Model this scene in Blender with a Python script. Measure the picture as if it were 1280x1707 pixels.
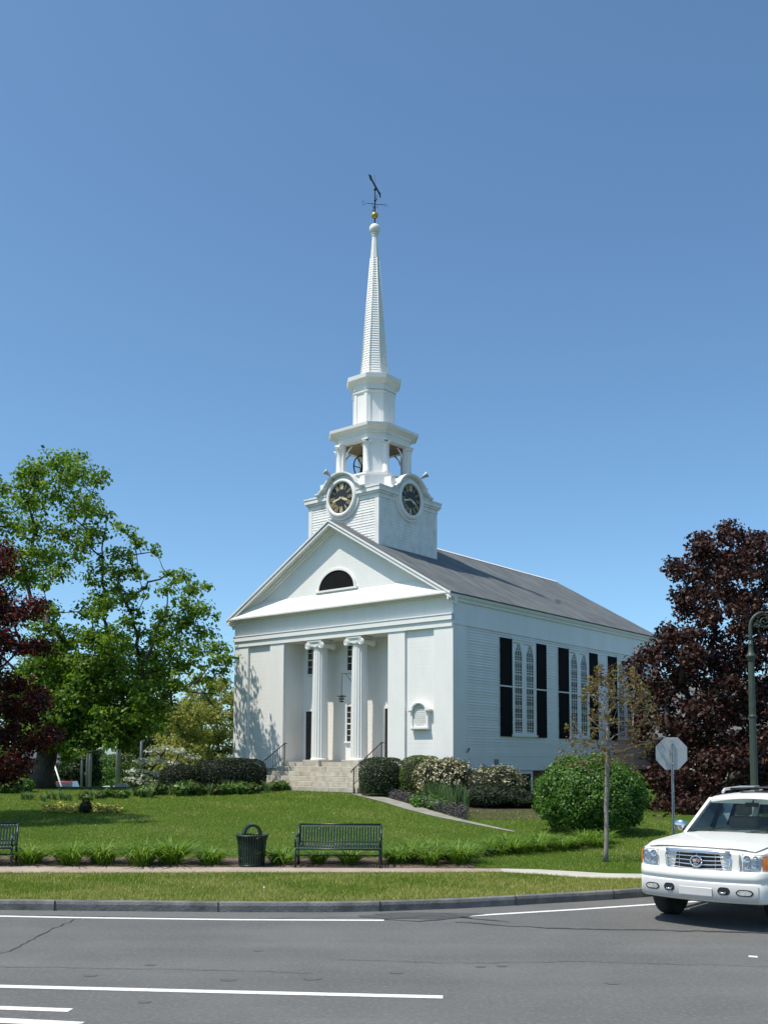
import bpy, bmesh, math, random
import numpy as np
from mathutils import Vector, Matrix
for o in list(bpy.data.objects): bpy.data.objects.remove(o)
S = bpy.context.scene
C = S.collection
PI = math.pi
rng = np.random.default_rng(7)
random.seed(7)
# ------------------------------------------------------------------ camera
EYE = 2.42; F = 1652.4; PITCH = 0.0808; ROLL = 0.0043; CY = 1131.06
cam = bpy.data.cameras.new('camera'); co = bpy.data.objects.new('camera', cam); C.objects.link(co)
cam.sensor_width = 36; cam.lens = F/1707*36; cam.shift_y = (CY-853.5)/1707
cam.clip_start = .1; cam.clip_end = 5000
co.matrix_world = Matrix.Translation((0, 0, EYE)) @ Matrix.Rotation(PI/2+PITCH, 4, 'X') @ Matrix.Rotation(ROLL, 4, 'Z')
S.camera = co
# ------------------------------------------------------------------ light
PSI = -0.6948                                   # yaw of the church
SUN_A, SUN_EL = math.radians(25), math.radians(62)
cx_, sx_ = math.cos(PSI), math.sin(PSI)
hx = -math.sin(SUN_A)*cx_ - math.cos(SUN_A)*(-sx_)
hy = -math.sin(SUN_A)*sx_ - math.cos(SUN_A)*cx_
sdir = Vector((hx*math.cos(SUN_EL), hy*math.cos(SUN_EL), math.sin(SUN_EL)))
w = bpy.data.worlds.new('World'); S.world = w; w.use_nodes = True
nt = w.node_tree; bg = nt.nodes['Background']
sky = nt.nodes.new('ShaderNodeTexSky'); sky.sky_type = 'NISHITA'; sky.sun_disc = False
sky.sun_elevation = SUN_EL; sky.sun_rotation = math.atan2(hx, hy)
sky.altitude = 0; sky.air_density = .75; sky.dust_density = 1.0; sky.ozone_density = 4.6
tint = nt.nodes.new('ShaderNodeMix'); tint.data_type = 'RGBA'; tint.blend_type = 'MULTIPLY'; tint.inputs[0].default_value = 1
tint.inputs[7].default_value = (.84, 1.0, .955, 1)           # the camera's colour balance
nt.links.new(sky.outputs[0], tint.inputs[6]); nt.links.new(tint.outputs[2], bg.inputs[0]); bg.inputs[1].default_value = 0.15
sl = bpy.data.lights.new('sun', 'SUN'); sl.energy = 3.65; sl.angle = math.radians(.53); sl.color = (1, .94, .83)
so = bpy.data.objects.new('sun', sl); C.objects.link(so); so.location = (-40, -20, 60)
so.rotation_euler = (-sdir).to_track_quat('-Z', 'Y').to_euler()
S.view_settings.view_transform = 'Standard'; S.view_settings.look = 'None'
S.view_settings.exposure = 0.42; S.view_settings.gamma = 1
S.render.engine = 'CYCLES'; S.cycles.max_bounces = 6; S.cycles.transparent_max_bounces = 8

# ------------------------------------------------------------------ pixel -> place
def ray(px, py):
    cr, sr = math.cos(ROLL), math.sin(ROLL); X, Y = px-640, py-CY
    u = cr*X+sr*Y; v = -sr*X+cr*Y
    c, s = math.cos(PITCH), math.sin(PITCH)
    return np.array([u, F*c+v*s, F*s-v*c])
def at(px, py, y):                               # the point at forward distance y
    d = ray(px, py); return np.array([0, 0, EYE]) + d*(y/d[1])
def zt(x, y):                                    # terrain height
    if y < 21: z = .13
    elif y < 46: z = .13+.03*(y-21)
    else: z = .88
    if y > 50: 
        t = min(1, (y-50)/70); z = .88-4.6*t*t*(3-2*t)
    return z
def gp(px, py, f=zt):                            # the point on the ground
    d = ray(px, py); t = 12/d[1]; q = None
    for _ in range(40):
        q = np.array([0, 0, EYE])+d*t
        t = .5*t+.5*(f(q[0], q[1])-EYE)/d[2]
    return q
flat = lambda x, y: 0.

# ------------------------------------------------------------------ materials
def mat(name, c1, c2=None, scale=4, rough=.6, bump=0, bscale=40, metal=0, spec=.5, detail=6, stretch=None, c3=None, coat=0):
    m = bpy.data.materials.new(name); m.use_nodes = True; n = m.node_tree; L = n.links
    p = n.nodes['Principled BSDF']; p.inputs['Roughness'].default_value = rough; p.inputs['Metallic'].default_value = metal
    p.inputs['Specular IOR Level'].default_value = spec; p.inputs['Coat Weight'].default_value = coat
    p.inputs['Base Color'].default_value = (*c1, 1)
    tc = n.nodes.new('ShaderNodeTexCoord'); src = tc.outputs['Object']
    if stretch:
        mp = n.nodes.new('ShaderNodeMapping'); mp.inputs['Scale'].default_value = stretch; L.new(src, mp.inputs[0]); src = mp.outputs[0]
    if c2:
        no = n.nodes.new('ShaderNodeTexNoise'); no.inputs['Scale'].default_value = scale; no.inputs['Detail'].default_value = detail
        no.inputs['Roughness'].default_value = .65
        L.new(src, no.inputs['Vector'])
        r = n.nodes.new('ShaderNodeValToRGB'); r.color_ramp.elements[0].position = .35; r.color_ramp.elements[1].position = .65
        r.color_ramp.elements[0].color = (*c1, 1); r.color_ramp.elements[1].color = (*c2, 1)
        if c3:
            e = r.color_ramp.elements.new(.5); e.color = (*c3, 1)
        L.new(no.outputs[0], r.inputs[0]); L.new(r.outputs[0], p.inputs['Base Color'])
    if bump:
        nb = n.nodes.new('ShaderNodeTexNoise'); nb.inputs['Scale'].default_value = bscale; nb.inputs['Detail'].default_value = 4
        L.new(src, nb.inputs['Vector'])
        b = n.nodes.new('ShaderNodeBump'); b.inputs['Strength'].default_value = bump; b.inputs['Distance'].default_value = .02
        L.new(nb.outputs[0], b.inputs['Height']); L.new(b.outputs[0], p.inputs['Normal'])
    return m
def leafmat(name, cols, trans=.3, rough=.5, spec=.4, tcol=None):
    m = bpy.data.materials.new(name); m.use_nodes = True; n = m.node_tree; L = n.links
    p = n.nodes['Principled BSDF']; p.inputs['Roughness'].default_value = rough; p.inputs['Specular IOR Level'].default_value = spec
    g = n.nodes.new('ShaderNodeNewGeometry'); r = n.nodes.new('ShaderNodeValToRGB')
    k = len(cols); el = r.color_ramp.elements
    el[0].position = 0; el[0].color = (*cols[0], 1); el[1].position = 1; el[1].color = (*cols[-1], 1)
    for i in range(1, k-1): e = el.new(i/(k-1)); e.color = (*cols[i], 1)
    L.new(g.outputs['Random Per Island'], r.inputs[0]); L.new(r.outputs[0], p.inputs['Base Color'])
    if trans:
        t = n.nodes.new('ShaderNodeBsdfTranslucent'); mx = n.nodes.new('ShaderNodeMixShader'); mx.inputs[0].default_value = trans
        mu = n.nodes.new('ShaderNodeMix'); mu.data_type = 'RGBA'; mu.blend_type = 'MULTIPLY'; mu.inputs[0].default_value = 1
        L.new(r.outputs[0], mu.inputs[6]); mu.inputs[7].default_value = (*(tcol or (1.5, 1.5, .6)), 1)
        L.new(mu.outputs[2], t.inputs[0]); L.new(p.outputs[0], mx.inputs[1]); L.new(t.outputs[0], mx.inputs[2])
        L.new(mx.outputs[0], n.nodes['Material Output'].inputs[0])
    return m
def glassmat(name, tint, refl=.12, rough=.02):
    m = bpy.data.materials.new(name); m.use_nodes = True; n = m.node_tree; L = n.links
    n.nodes.remove(n.nodes['Principled BSDF'])
    tr = n.nodes.new('ShaderNodeBsdfTransparent'); tr.inputs[0].default_value = (*tint, 1)
    gl = n.nodes.new('ShaderNodeBsdfGlossy'); gl.inputs['Roughness'].default_value = rough; gl.inputs[0].default_value = (.9, .95, 1, 1)
    fr = n.nodes.new('ShaderNodeLayerWeight'); fr.inputs[0].default_value = refl+.15
    mx = n.nodes.new('ShaderNodeMixShader'); L.new(fr.outputs['Fresnel'], mx.inputs[0])
    L.new(tr.outputs[0], mx.inputs[1]); L.new(gl.outputs[0], mx.inputs[2]); L.new(mx.outputs[0], n.nodes['Material Output'].inputs[0])
    return m
WHITE = mat('white paint', (.775, .755, .72), (.825, .81, .78), 1.1, .55, .06, 18, stretch=(1, 1, .35))
WOLD = mat('weathered white paint', (.67, .65, .61), (.80, .785, .75), 2.5, .6, .1, 25, c3=(.77, .755, .72), stretch=(1, 1, .5))
BLACK = mat('black paint', (.012, .012, .014), (.02, .02, .022), 3, .45)
SHUT = mat('black shutter paint', (.010, .010, .011), (.014, .014, .014), 2, .85, spec=.08)
IRON = mat('dark iron', (.015, .015, .016), (.03, .03, .03), 9, .45, metal=.3)
GOLD = mat('gold leaf', (.62, .42, .10), (.48, .31, .07), 8, .35, metal=.7)
GILT = mat('gilt numerals', (.72, .62, .36), (.62, .52, .28), 8, .5)
SHINGLE = mat('grey asphalt shingle', (.082, .089, .093), (.150, .160, .163), 1.1, .9, .6, 22, detail=14, stretch=(.35, 1.4, 1), c3=(.114, .122, .125))
GLASS = mat('window glass', (.018, .024, .020), (.055, .062, .054), 1.6, .12, spec=.22)
DGLASS = mat('dark window glass', (.012, .014, .016), (.03, .034, .036), 2, .06, spec=.8)
BRICK = mat('red brick foundation', (.10, .035, .028), (.16, .06, .045), 9, .85, .3, 30)
GRANITE = mat('pale granite', (.34, .305, .25), (.52, .485, .41), 2.6, .8, .3, 35, c3=(.45, .415, .345), detail=12)
KERBM = mat('weathered granite kerb', (.085, .085, .087), (.21, .205, .195), 2.2, .85, .5, 30, detail=10)
WOODC = mat('bare wood ceiling', (.22, .16, .10), (.30, .23, .15), 6, .7)
ALU = mat('galvanised steel', (.40, .42, .43), (.52, .53, .54), 12, .45, metal=.6)
GREENP = mat('dark green powder coat', (.006, .021, .016), (.010, .031, .023), 14, .38, spec=.5)
LAMPG = mat('weathered green lamp paint', (.028, .045, .034), (.05, .066, .048), 9, .5)
BARK = mat('grey brown bark', (.035, .028, .022), (.085, .07, .055), 14, .9, .7, 30, stretch=(1, 1, .25))
BARKL = mat('pale young bark', (.17, .15, .13), (.27, .245, .21), 14, .85, .5, 40, stretch=(1, 1, .4))
STONE = mat('pale stone', (.5, .49, .46), (.62, .61, .58), 6, .8)

# ------------------------------------------------------------------ mesh helper
class MB:
    def __init__(s): s.v = []; s.f = []; s.sm = []; s.mi = []; s.cur = 0; s.m = None
    def add(s, vs, fs, smooth=False):
        b = len(s.v)
        if s.m is not None: vs = [s.m @ Vector(p) for p in vs]
        s.v += [tuple(p) for p in vs]; s.f += [tuple(i+b for i in f) for f in fs]
        s.sm += [smooth]*len(fs); s.mi += [s.cur]*len(fs); return s
    def box(s, x0, x1, y0, y1, z0, z1):
        vs = [(x, y, z) for z in (z0, z1) for y in (y0, y1) for x in (x0, x1)]
        return s.add(vs, [(0, 2, 3, 1), (4, 5, 7, 6), (0, 1, 5, 4), (2, 6, 7, 3), (0, 4, 6, 2), (1, 3, 7, 5)])
    def bevbox(s, x0, x1, y0, y1, z0, z1, b=.02):
        bm = bmesh.new(); bmesh.ops.create_cube(bm, size=1)
        for v in bm.verts: v.co = Vector(((x0+x1)/2+v.co.x*(x1-x0), (y0+y1)/2+v.co.y*(y1-y0), (z0+z1)/2+v.co.z*(z1-z0)))
        bmesh.ops.bevel(bm, geom=bm.edges[:], offset=b, segments=2, affect='EDGES', profile=.5)
        bm.verts.ensure_lookup_table()
        s.add([v.co.copy() for v in bm.verts], [tuple(v.index for v in f.verts) for f in bm.faces]); bm.free(); return s
    def prism(s, poly, ax, a0, a1):              # poly in the two other axes, extruded along ax from a0 to a1
        n = len(poly)
        def pt(p, a):
            return {'x': (a, p[0], p[1]), 'y': (p[0], a, p[1]), 'z': (p[0], p[1], a)}[ax]
        vs = [pt(p, a0) for p in poly]+[pt(p, a1) for p in poly]
        fs = [tuple(range(n-1, -1, -1)), tuple(range(n, 2*n))]+[(i, (i+1) % n, n+(i+1) % n, n+i) for i in range(n)]
        return s.add(vs, fs)
    def rings(s, rings, cap=True, smooth=True, closed=True):
        n = len(rings[0]); vs = [p for r in rings for p in r]; fs = []
        for k in range(len(rings)-1):
            for i in range(n if closed else n-1):
                j = (i+1) % n; fs.append((k*n+i, k*n+j, (k+1)*n+j, (k+1)*n+i))
        s.add(vs, fs, smooth)
        if cap and closed:
            b = len(s.v)-len(vs)
            s.f.append(tuple(b+i for i in range(n-1, -1, -1))); s.f.append(tuple(b+(len(rings)-1)*n+i for i in range(n)))
            s.sm += [False]*2; s.mi += [s.cur]*2
        return s
    def lathe(s, prof, c=(0, 0, 0), n=24, axis='z', smooth=True, rot=0):
        R = []
        for r, h in prof:
            ring = []
            for i in range(n):
                a = 2*PI*i/n+rot; u, v = r*math.cos(a), r*math.sin(a)
                p = {'z': (u, v, h), 'x': (h, u, v), 'y': (v, h, u)}[axis]
                ring.append((c[0]+p[0], c[1]+p[1], c[2]+p[2]))
            R.append(ring)
        return s.rings(R, True, smooth)
    def sphere(s, c, r, n=16, sq=(1, 1, 1)):
        R = []
        for k in range(n//2+1):
            t = PI*k/(n//2); rr = max(math.sin(t), 1e-3)
            R.append([(c[0]+r*sq[0]*rr*math.cos(2*PI*i/n), c[1]+r*sq[1]*rr*math.sin(2*PI*i/n), c[2]-r*sq[2]*math.cos(t)) for i in range(n)])
        return s.rings(R, True, True)
    def tube(s, pts, rad, n=8, cap=True):
        pts = [Vector(p) for p in pts]
        if not hasattr(rad, '__len__'): rad = [rad]*len(pts)
        R = []; up = None
        for i, p in enumerate(pts):
            t = (pts[min(i+1, len(pts)-1)]-pts[max(i-1, 0)]).normalized()
            if up is None: up = Vector((0, 0, 1)) if abs(t.z) < .9 else Vector((1, 0, 0))
            a = t.cross(up).normalized(); b = t.cross(a).normalized(); up = -b if False else up
            R.append([p+(a*math.cos(2*PI*k/n)+b*math.sin(2*PI*k/n))*rad[i] for k in range(n)])
        return s.rings(R, cap, True)
    def bar(s, a, b, w_, h_=None):               # square bar
        a, b = Vector(a), Vector(b); h_ = h_ or w_; t = (b-a).normalized()
        up = Vector((0, 0, 1)) if abs(t.z) < .95 else Vector((0, 1, 0))
        u = t.cross(up).normalized(); v = u.cross(t)
        vs = [p+u*x*w_/2+v*y*h_/2 for p in (a, b) for x, y in ((-1, -1), (1, -1), (1, 1), (-1, 1))]
        return s.add(vs, [(3, 2, 1, 0), (4, 5, 6, 7), (0, 1, 5, 4), (1, 2, 6, 5), (2, 3, 7, 6), (3, 0, 4, 7)])
    def build(s, name, mats, parent=None):
        me = bpy.data.meshes.new(name); me.from_pydata(s.v, [], s.f)
        for m in (mats if isinstance(mats, (list, tuple)) else [mats]): me.materials.append(m)
        me.polygons.foreach_set('use_smooth', s.sm); me.polygons.foreach_set('material_index', s.mi)
        bm = bmesh.new(); bm.from_mesh(me); bmesh.ops.recalc_face_normals(bm, faces=bm.faces); bm.to_mesh(me); bm.free()
        o = bpy.data.objects.new(name, me); C.objects.link(o)
        if parent: o.parent = parent
        return o
def tag(o, label=None, cat=None, group=None, kind=None):
    for k, v in (('label', label), ('category', cat), ('group', group), ('kind', kind)):
        if v: o[k] = v
    return o
def thing(name, label, cat, loc=(0, 0, 0), rz=0, group=None):
    o = bpy.data.objects.new(name, None); C.objects.link(o); o.location = loc; o.rotation_euler = (0, 0, rz); o.empty_display_size = .3
    return tag(o, label, cat, group)
def dup(root, loc, rz=0, label=None, scale=None):
    r = root.copy(); C.objects.link(r); r.location = loc; r.rotation_euler = (0, 0, rz)
    if label: r['label'] = label
    if scale: r.scale = scale
    for ch in list(root.children):
        c = ch.copy(); C.objects.link(c); c.parent = r
        for g in ch.children:
            d = g.copy(); C.objects.link(d); d.parent = c
    return r
def npmesh(name, V, k, mats, parent=None, mi=None, smooth=False):     # V: (N*k,3) polygons of k verts each
    N = len(V)//k; me = bpy.data.meshes.new(name)
    me.vertices.add(len(V)); me.vertices.foreach_set('co', np.ascontiguousarray(V, dtype=np.float32).ravel())
    me.loops.add(N*k); me.loops.foreach_set('vertex_index', np.arange(N*k, dtype=np.int32))
    me.polygons.add(N); me.polygons.foreach_set('loop_start', np.arange(0, N*k, k, dtype=np.int32))
    try: me.polygons.foreach_set('loop_total', np.full(N, k, dtype=np.int32))
    except Exception: pass
    for m in (mats if isinstance(mats, (list, tuple)) else [mats]): me.materials.append(m)
    if mi is not None: me.polygons.foreach_set('material_index', mi.astype(np.int32))
    me.update(calc_edges=True); me.validate()
    o = bpy.data.objects.new(name, me); C.objects.link(o)
    if parent: o.parent = parent
    return o

# ------------------------------------------------------------------ foliage
def unit(a): return a/np.maximum(np.linalg.norm(a, axis=1, keepdims=True), 1e-9)
def leafverts(P, Nrm, size, asp=.7, jit=.8, droop=.0, var=.35):
    n = len(P); N = unit(Nrm+rng.normal(0, jit, (n, 3)))
    t = unit(np.cross(N, rng.normal(0, 1, (n, 3)))); b = np.cross(N, t)
    s = (size*(1+rng.uniform(-var, var, n)))[:, None]
    v = np.stack([P-t*s*.5, P+b*s*asp*.5+N*s*.10, P+t*s*.5-N*s*droop, P-b*s*asp*.5+N*s*.10], 1)
    return v.reshape(-1, 3)
def clump(c, r, n, flat=(1, 1, 1), shell=.45):
    d = unit(rng.normal(0, 1, (n, 3))); rad = shell+(1-shell)*rng.random(n)**.7
    lump = 1+.18*np.sin(d[:, 0]*5+c[0]*3)*np.cos(d[:, 1]*4+c[1])+.12*np.sin(d[:, 2]*7+c[2])
    return np.array(c)+d*(rad*lump)[:, None]*r*np.array(flat), d
def grow(base, fork, clumps, r0, fine=True, up=.6, vert=0, k=5, kmin=4, expo=.58, wob=.03, tip=.028):
    """limbs from the trunk to every clump centre; radii from the number of limbs carried"""
    nodes = [np.array(base, float)]; par = [-1]
    for i in range(1, k+1):
        q = np.array(base)+(np.array(fork)-np.array(base))*i/k
        q[:2] += rng.normal(0, wob, 2)*np.linalg.norm(np.array(fork)-np.array(base))*.4*(i < k)
        nodes.append(q); par.append(len(nodes)-2)
    order = sorted(range(len(clumps)), key=lambda i: np.linalg.norm(np.array(clumps[i][0])-np.array(fork)))
    for i in order:
        c = np.array(clumps[i][0], float)
        best, bi = 1e9, 0
        for j, q in enumerate(nodes):
            if j < kmin: continue
            d = c-q; L = np.linalg.norm(d); cost = L*(1+.9*max(0, -d[2]/max(L, 1e-6)+.1)+vert*(np.hypot(d[0], d[1])/max(L, 1e-6)+2*(d[2] < 0)))
            if cost < best: best, bi = cost, j
        q = nodes[bi]; L = np.linalg.norm(c-q); m = max(2, int(L/ max(.6, r0*3))); pi = bi
        sag = rng.normal(0, .05, 3)*L*(1-.6*min(1, vert))
        for s_ in range(1, m+1):
            t = s_/m; p = q+(c-q)*t+sag*math.sin(PI*t)+np.array([0, 0, -.08*L*math.sin(PI*t)*up])
            nodes.append(p); par.append(pi); pi = len(nodes)-1
    cnt = np.zeros(len(nodes)); kids = [[] for _ in nodes]
    for i, p in enumerate(par):
        if p >= 0: kids[p].append(i)
    for i in range(len(nodes)-1, -1, -1):
        cnt[i] = max(1, sum(cnt[j] for j in kids[i]))
    R = r0*(cnt/cnt[0])**expo
    return nodes, par, kids, np.maximum(R, r0*tip)
def limbs(mb, nodes, par, kids, R, flare=1.5, n=7):
    done = set()
    def run(start, first):
        pts = [nodes[first]] if first >= 0 else []; rad = [R[start]] if first >= 0 else []
        i = start
        while True:
            pts.append(nodes[i]); rad.append(R[i])
            ks = kids[i]
            if not ks: break
            ks = sorted(ks, key=lambda j: -R[j])
            for j in ks[1:]: st.append((j, i))
            i = ks[0]
        rad[-1] *= .5
        if first < 0: rad[0] *= flare
        if len(pts) > 1: mb.tube(pts, rad, n if rad[0] > .05 else 5)
    st = [(0, -1)]
    while st:
        a, b = st.pop(); run(a, b)
def tree(name, label, cat, base, fork, clumps, r0, leafm, size, dens, flat=(1, 1, .75), group=None, bark=None, jit=.8, asp=.7, shell=.35, upb=.5, trunk_sides=9, **gk):
    t = thing(name, label, cat, tuple(base), 0, group); b = np.array(base)
    cl = [(np.array(c)-b, r) for c, r in clumps]
    nodes, par, kids, R = grow((0, 0, 0), np.array(fork)-b, cl, r0, **gk)
    mb = MB(); limbs(mb, nodes, par, kids, R, n=trunk_sides); mb.build('trunk', bark or BARK, t)
    P, N = [], []
    for c, r in cl:
        n = int(dens*r*r); p, d = clump(c, r, n, flat, shell); d = d*np.array([1, 1, .6])+np.array([0, 0, upb]); P.append(p); N.append(d)
    P = np.concatenate(P); N = np.concatenate(N)
    npmesh('crown', leafverts(P, N, size, asp, jit), 4, leafm, t)
    return t
def bush(name, label, cat, c, rad, leafm, n, size, group=None, boxy=0, flower=None, nfl=0, lumps=6, coremat=None, rough=.12, asp=.6, jit=.7, ground=None, spike=0):
    """rounded shrub: a dense shell of leaves over a solid dark core for the shade inside; c is the point on the ground"""
    t = thing(name, label, cat, tuple(c), 0, group)
    rad = np.array(rad, float)
    ph = rng.uniform(0, 6, 8)
    def rr(d):
        q = d
        if boxy:
            m = (np.abs(d)**(2+boxy)).sum(1)**(1/(2+boxy)); q = d/m[:, None]
        l = 1+rough*(np.sin(d[:, 0]*lumps+ph[0])*np.sin(d[:, 1]*lumps+ph[1])*.8+np.sin(d[:, 2]*lumps*1.2+ph[2])*np.cos(d[:, 0]*lumps*1.6+ph[3])*.6)
        return q*l[:, None]
    d = unit(rng.normal(0, 1, (n, 3))); d[:, 2] = np.where(d[:, 2] < -.75, -d[:, 2], d[:, 2])
    s = 1-.22*rng.random(n)**2+spike*rng.random(n)**4
    P = rr(d)*s[:, None]*rad*np.array([1, 1, .55])+np.array([0, 0, rad[2]*.5])
    P[:, 2] = np.maximum(P[:, 2], .02+.1*rng.random(n))
    V = leafverts(P, d*np.array([1, 1, .8])+np.array([0, 0, .35]), size, asp, jit)
    npmesh('foliage', V, 4, leafm, t)
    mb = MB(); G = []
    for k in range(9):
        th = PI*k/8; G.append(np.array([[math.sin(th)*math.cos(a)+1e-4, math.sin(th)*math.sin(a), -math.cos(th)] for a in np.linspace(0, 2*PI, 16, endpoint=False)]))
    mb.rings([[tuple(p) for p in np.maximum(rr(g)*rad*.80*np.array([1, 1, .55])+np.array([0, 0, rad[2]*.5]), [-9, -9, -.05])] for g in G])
    mb.build('core', coremat or SHADE_CORE, t)  # solid core closing the leaf shell, its inner shade put into the colour
    if flower:
        d = unit(rng.normal(0, 1, (nfl, 3))); d[:, 2] = np.abs(d[:, 2])*rng.choice([1, 1, 1, -.4], nfl)
        P = rr(d)*rad*np.array([1, 1, .55])*1.03+np.array([0, 0, rad[2]*.5])
        P = np.repeat(P, 5, 0)+rng.normal(0, .07, (nfl*5, 3))
        npmesh('blossom', leafverts(P, np.repeat(d, 5, 0)+np.array([0, 0, .5]), .10, .75, .5), 4, flower, t)
    return t
SHADE_CORE = mat('dark twigs inside a shrub', (.006, .009, .004), (.012, .014, .007), 8, .9)  # near-black colour stands in for shade between the leaves

# ================================================================== SETTING
# kerb line of the main street, bending into the side street
KP = [gp(px, py, flat)[:2] for px, py in ((0, 1517), (140, 1518.5), (300, 1520), (450, 1521), (580, 1521), (700, 1517.5), (800, 1513), (900, 1507), (1000, 1501), (1075, 1496))]
KX = np.array([-400, -60, -25]+[p[0] for p in KP]+[5.8, 7.2, 9.0, 12, 20, 40, 80])
KY = np.array([15.6, 15.9, 16.0]+[p[1] for p in KP]+[18.5, 19.6, 21.4, 24.9, 34.5, 58.5, 106])
def ky(x):
    return float(np.interp(x, KX, KY))
def kys(x):                                       # rounded
    return sum(ky(x+d) for d in (-.6, -.3, 0, .3, .6))/5
GRASS = mat('lawn', (.046, .088, .012), (.078, .120, .020), .35, .9, .8, 45, c3=(.059, .106, .015), detail=14, spec=.08)
xs = np.concatenate([[-900, -400, -200, -120, -80, -60, -45, -36], np.arange(-30, 20.1, .8), [22, 26, 30, 40, 55, 80]])
ss = np.concatenate([np.arange(0, 40, .8), [42, 45, 50, 56, 64, 74, 86, 100, 120, 160, 300, 700, 2500]])
mb = MB(); R = []
for x in xs:
    k = kys(x)+.135; R.append([(x, k+s, zt(x, k+s)) for s in ss])
mb.rings(R, False, True, False)
tag(mb.build('ground', GRASS), kind='structure')
# asphalt
def asphalt(name, c1, c2, sp=(.27, .265, .25)):
    m = mat(name, c1, c2, .5, .88, .35, 140, detail=12); n = m.node_tree; L = n.links; p = n.nodes['Principled BSDF']
    old = p.inputs['Base Color'].links[0].from_socket
    tc = n.nodes.new('ShaderNodeTexCoord'); v = n.nodes.new('ShaderNodeTexNoise'); v.inputs['Scale'].default_value = 19; v.inputs['Detail'].default_value = 8; v.inputs['Roughness'].default_value = .85
    L.new(tc.outputs['Object'], v.inputs['Vector'])
    r = n.nodes.new('ShaderNodeValToRGB'); r.color_ramp.elements[0].position = .50; r.color_ramp.elements[1].position = .80
    L.new(v.outputs[0], r.inputs[0])
    mx = n.nodes.new('ShaderNodeMix'); mx.data_type = 'RGBA'; L.new(r.outputs[0], mx.inputs[0]); L.new(old, mx.inputs[6]); mx.inputs[7].default_value = (*sp, 1)
    # long tyre-worn streaks along the street
    mp = n.nodes.new('ShaderNodeMapping'); mp.inputs['Scale'].default_value = (.06, 1.1, 1); L.new(tc.outputs['Object'], mp.inputs[0])
    n2 = n.nodes.new('ShaderNodeTexNoise'); n2.inputs['Scale'].default_value = 1.2; n2.inputs['Detail'].default_value = 5; L.new(mp.outputs[0], n2.inputs['Vector'])
    r2 = n.nodes.new('ShaderNodeValToRGB'); r2.color_ramp.elements[0].color = (.88, .88, .88, 1); r2.color_ramp.elements[1].color = (1.08, 1.08, 1.08, 1)
    r2.color_ramp.elements[0].position = .3; r2.color_ramp.elements[1].position = .7
    L.new(n2.outputs[0], r2.inputs[0])
    m2 = n.nodes.new('ShaderNodeMix'); m2.data_type = 'RGBA'; m2.blend_type = 'MULTIPLY'; m2.inputs[0].default_value = 1
    L.new(mx.outputs[2], m2.inputs[6]); L.new(r2.outputs[0], m2.inputs[7]); L.new(m2.outputs[2], p.inputs['Base Color'])
    return m
ASPH = asphalt('worn grey asphalt', (.104, .102, .097), (.134, .131, .124))
mb = MB(); R = []
for x in np.concatenate([[-900, -200, -60], np.arange(-30, 30.1, 1), [40, 55, 80]]):
    R.append([(x, -80, 0), (x, 0, 0), (x, 10, 0), (x, kys(x)+.02, 0)])
mb.rings(R, False, False, False)
tag(mb.build('road', ASPH), kind='structure')
mb = MB(); R = []
for x in np.arange(9, 90, 1.5):
    R.append([(x, min(kys(x)-13, 14+x*.2) if x < 20 else kys(x)-13, .10), (x, -2 if x < 20 else 6, .12), ])
R = [[(x, kys(x)-13.5, .12), (x+60, kys(x)-30, .12)] for x in np.arange(22, 78, 2)]
mb.rings(R, False, False, False)
tag(mb.build('far_verge', GRASS), kind='structure')
# base sheet under everything to the horizon
mb = MB(); mb.add([(-3000, -3000, -4.2), (3000, -3000, -4.2), (3000, 4000, -4.2), (-3000, 4000, -4.2)], [(0, 1, 2, 3)])
tag(mb.build('far_ground', GRASS), kind='structure')
# kerb: granite lengths with dark joints
mb = MB(); R = []
for x in np.concatenate([[-400, -100, -60, -40], np.arange(-30, 20, .4), np.arange(20, 79, 3)]):
    k = kys(x); j = .006*math.sin(x*3.1)+.004*math.sin(x*9)
    R.append([(x, k+.01+j, -.03), (x, k+j, .10), (x, k+.012+j, .142), (x, k+.025, .15), (x, k+.15, .152), (x, k+.152, -.03)])
mb.rings(R, True, False, True)
kerb = tag(mb.build('kerb', KERBM), kind='structure')
JOINT = mat('dark joint', (.02, .02, .02), (.035, .033, .03), 6, .9)
mb = MB()
for x in (-5.2, -2.6, -.05, 2.2, 4.0, -8, -10.5):
    k = kys(x); mb.box(x-.006, x+.006, k-.012, k+.1, 0.002, .153)
mb.build('joint', JOINT, kerb)
# paved path behind the verge, mulch bed, stone walk
def px_strip(name, m, up, lo, dz, f=zt, kind='structure', sub=10):
    A = []; B = []
    ux = [p[0] for p in up]; uy = [p[1] for p in up]; lx = [p[0] for p in lo]; ly_ = [p[1] for p in lo]
    N = sub*(len(up)-1)
    R = []
    for i in range(N+1):
        t = i/N
        a = (np.interp(t*(len(up)-1), range(len(up)), ux), np.interp(t*(len(up)-1), range(len(up)), uy))
        b = (np.interp(t*(len(lo)-1), range(len(lo)), lx), np.interp(t*(len(lo)-1), range(len(lo)), ly_))
        qa, qb = gp(*a, f), gp(*b, f)
        row = []
        for s in (0, .25, .5, .75, 1):
            q = qa+(qb-qa)*s; row.append((q[0], q[1], f(q[0], q[1])+dz))
        R.append(row)
    mb = MB(); mb.rings(R, False, False, False); o = mb.build(name, m)
    return tag(o, kind=kind), R
PATHM = mat('brick and concrete path', (.31, .235, .18), (.40, .335, .27), 1.2, .85, .3, 30, c3=(.35, .28, .22), detail=10)
MULCH = mat('bark mulch', (.085, .052, .036), (.19, .125, .09), 9, .95, .9, 40, detail=12)
CONC = mat('pale concrete path', (.43, .40, .34), (.52, .49, .43), 1.6, .85, .2, 40)
PU = [(-400, 1441), (-150, 1443.5), (0, 1445), (200, 1446), (400, 1447), (700, 1448.5), (835, 1449)]
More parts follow.
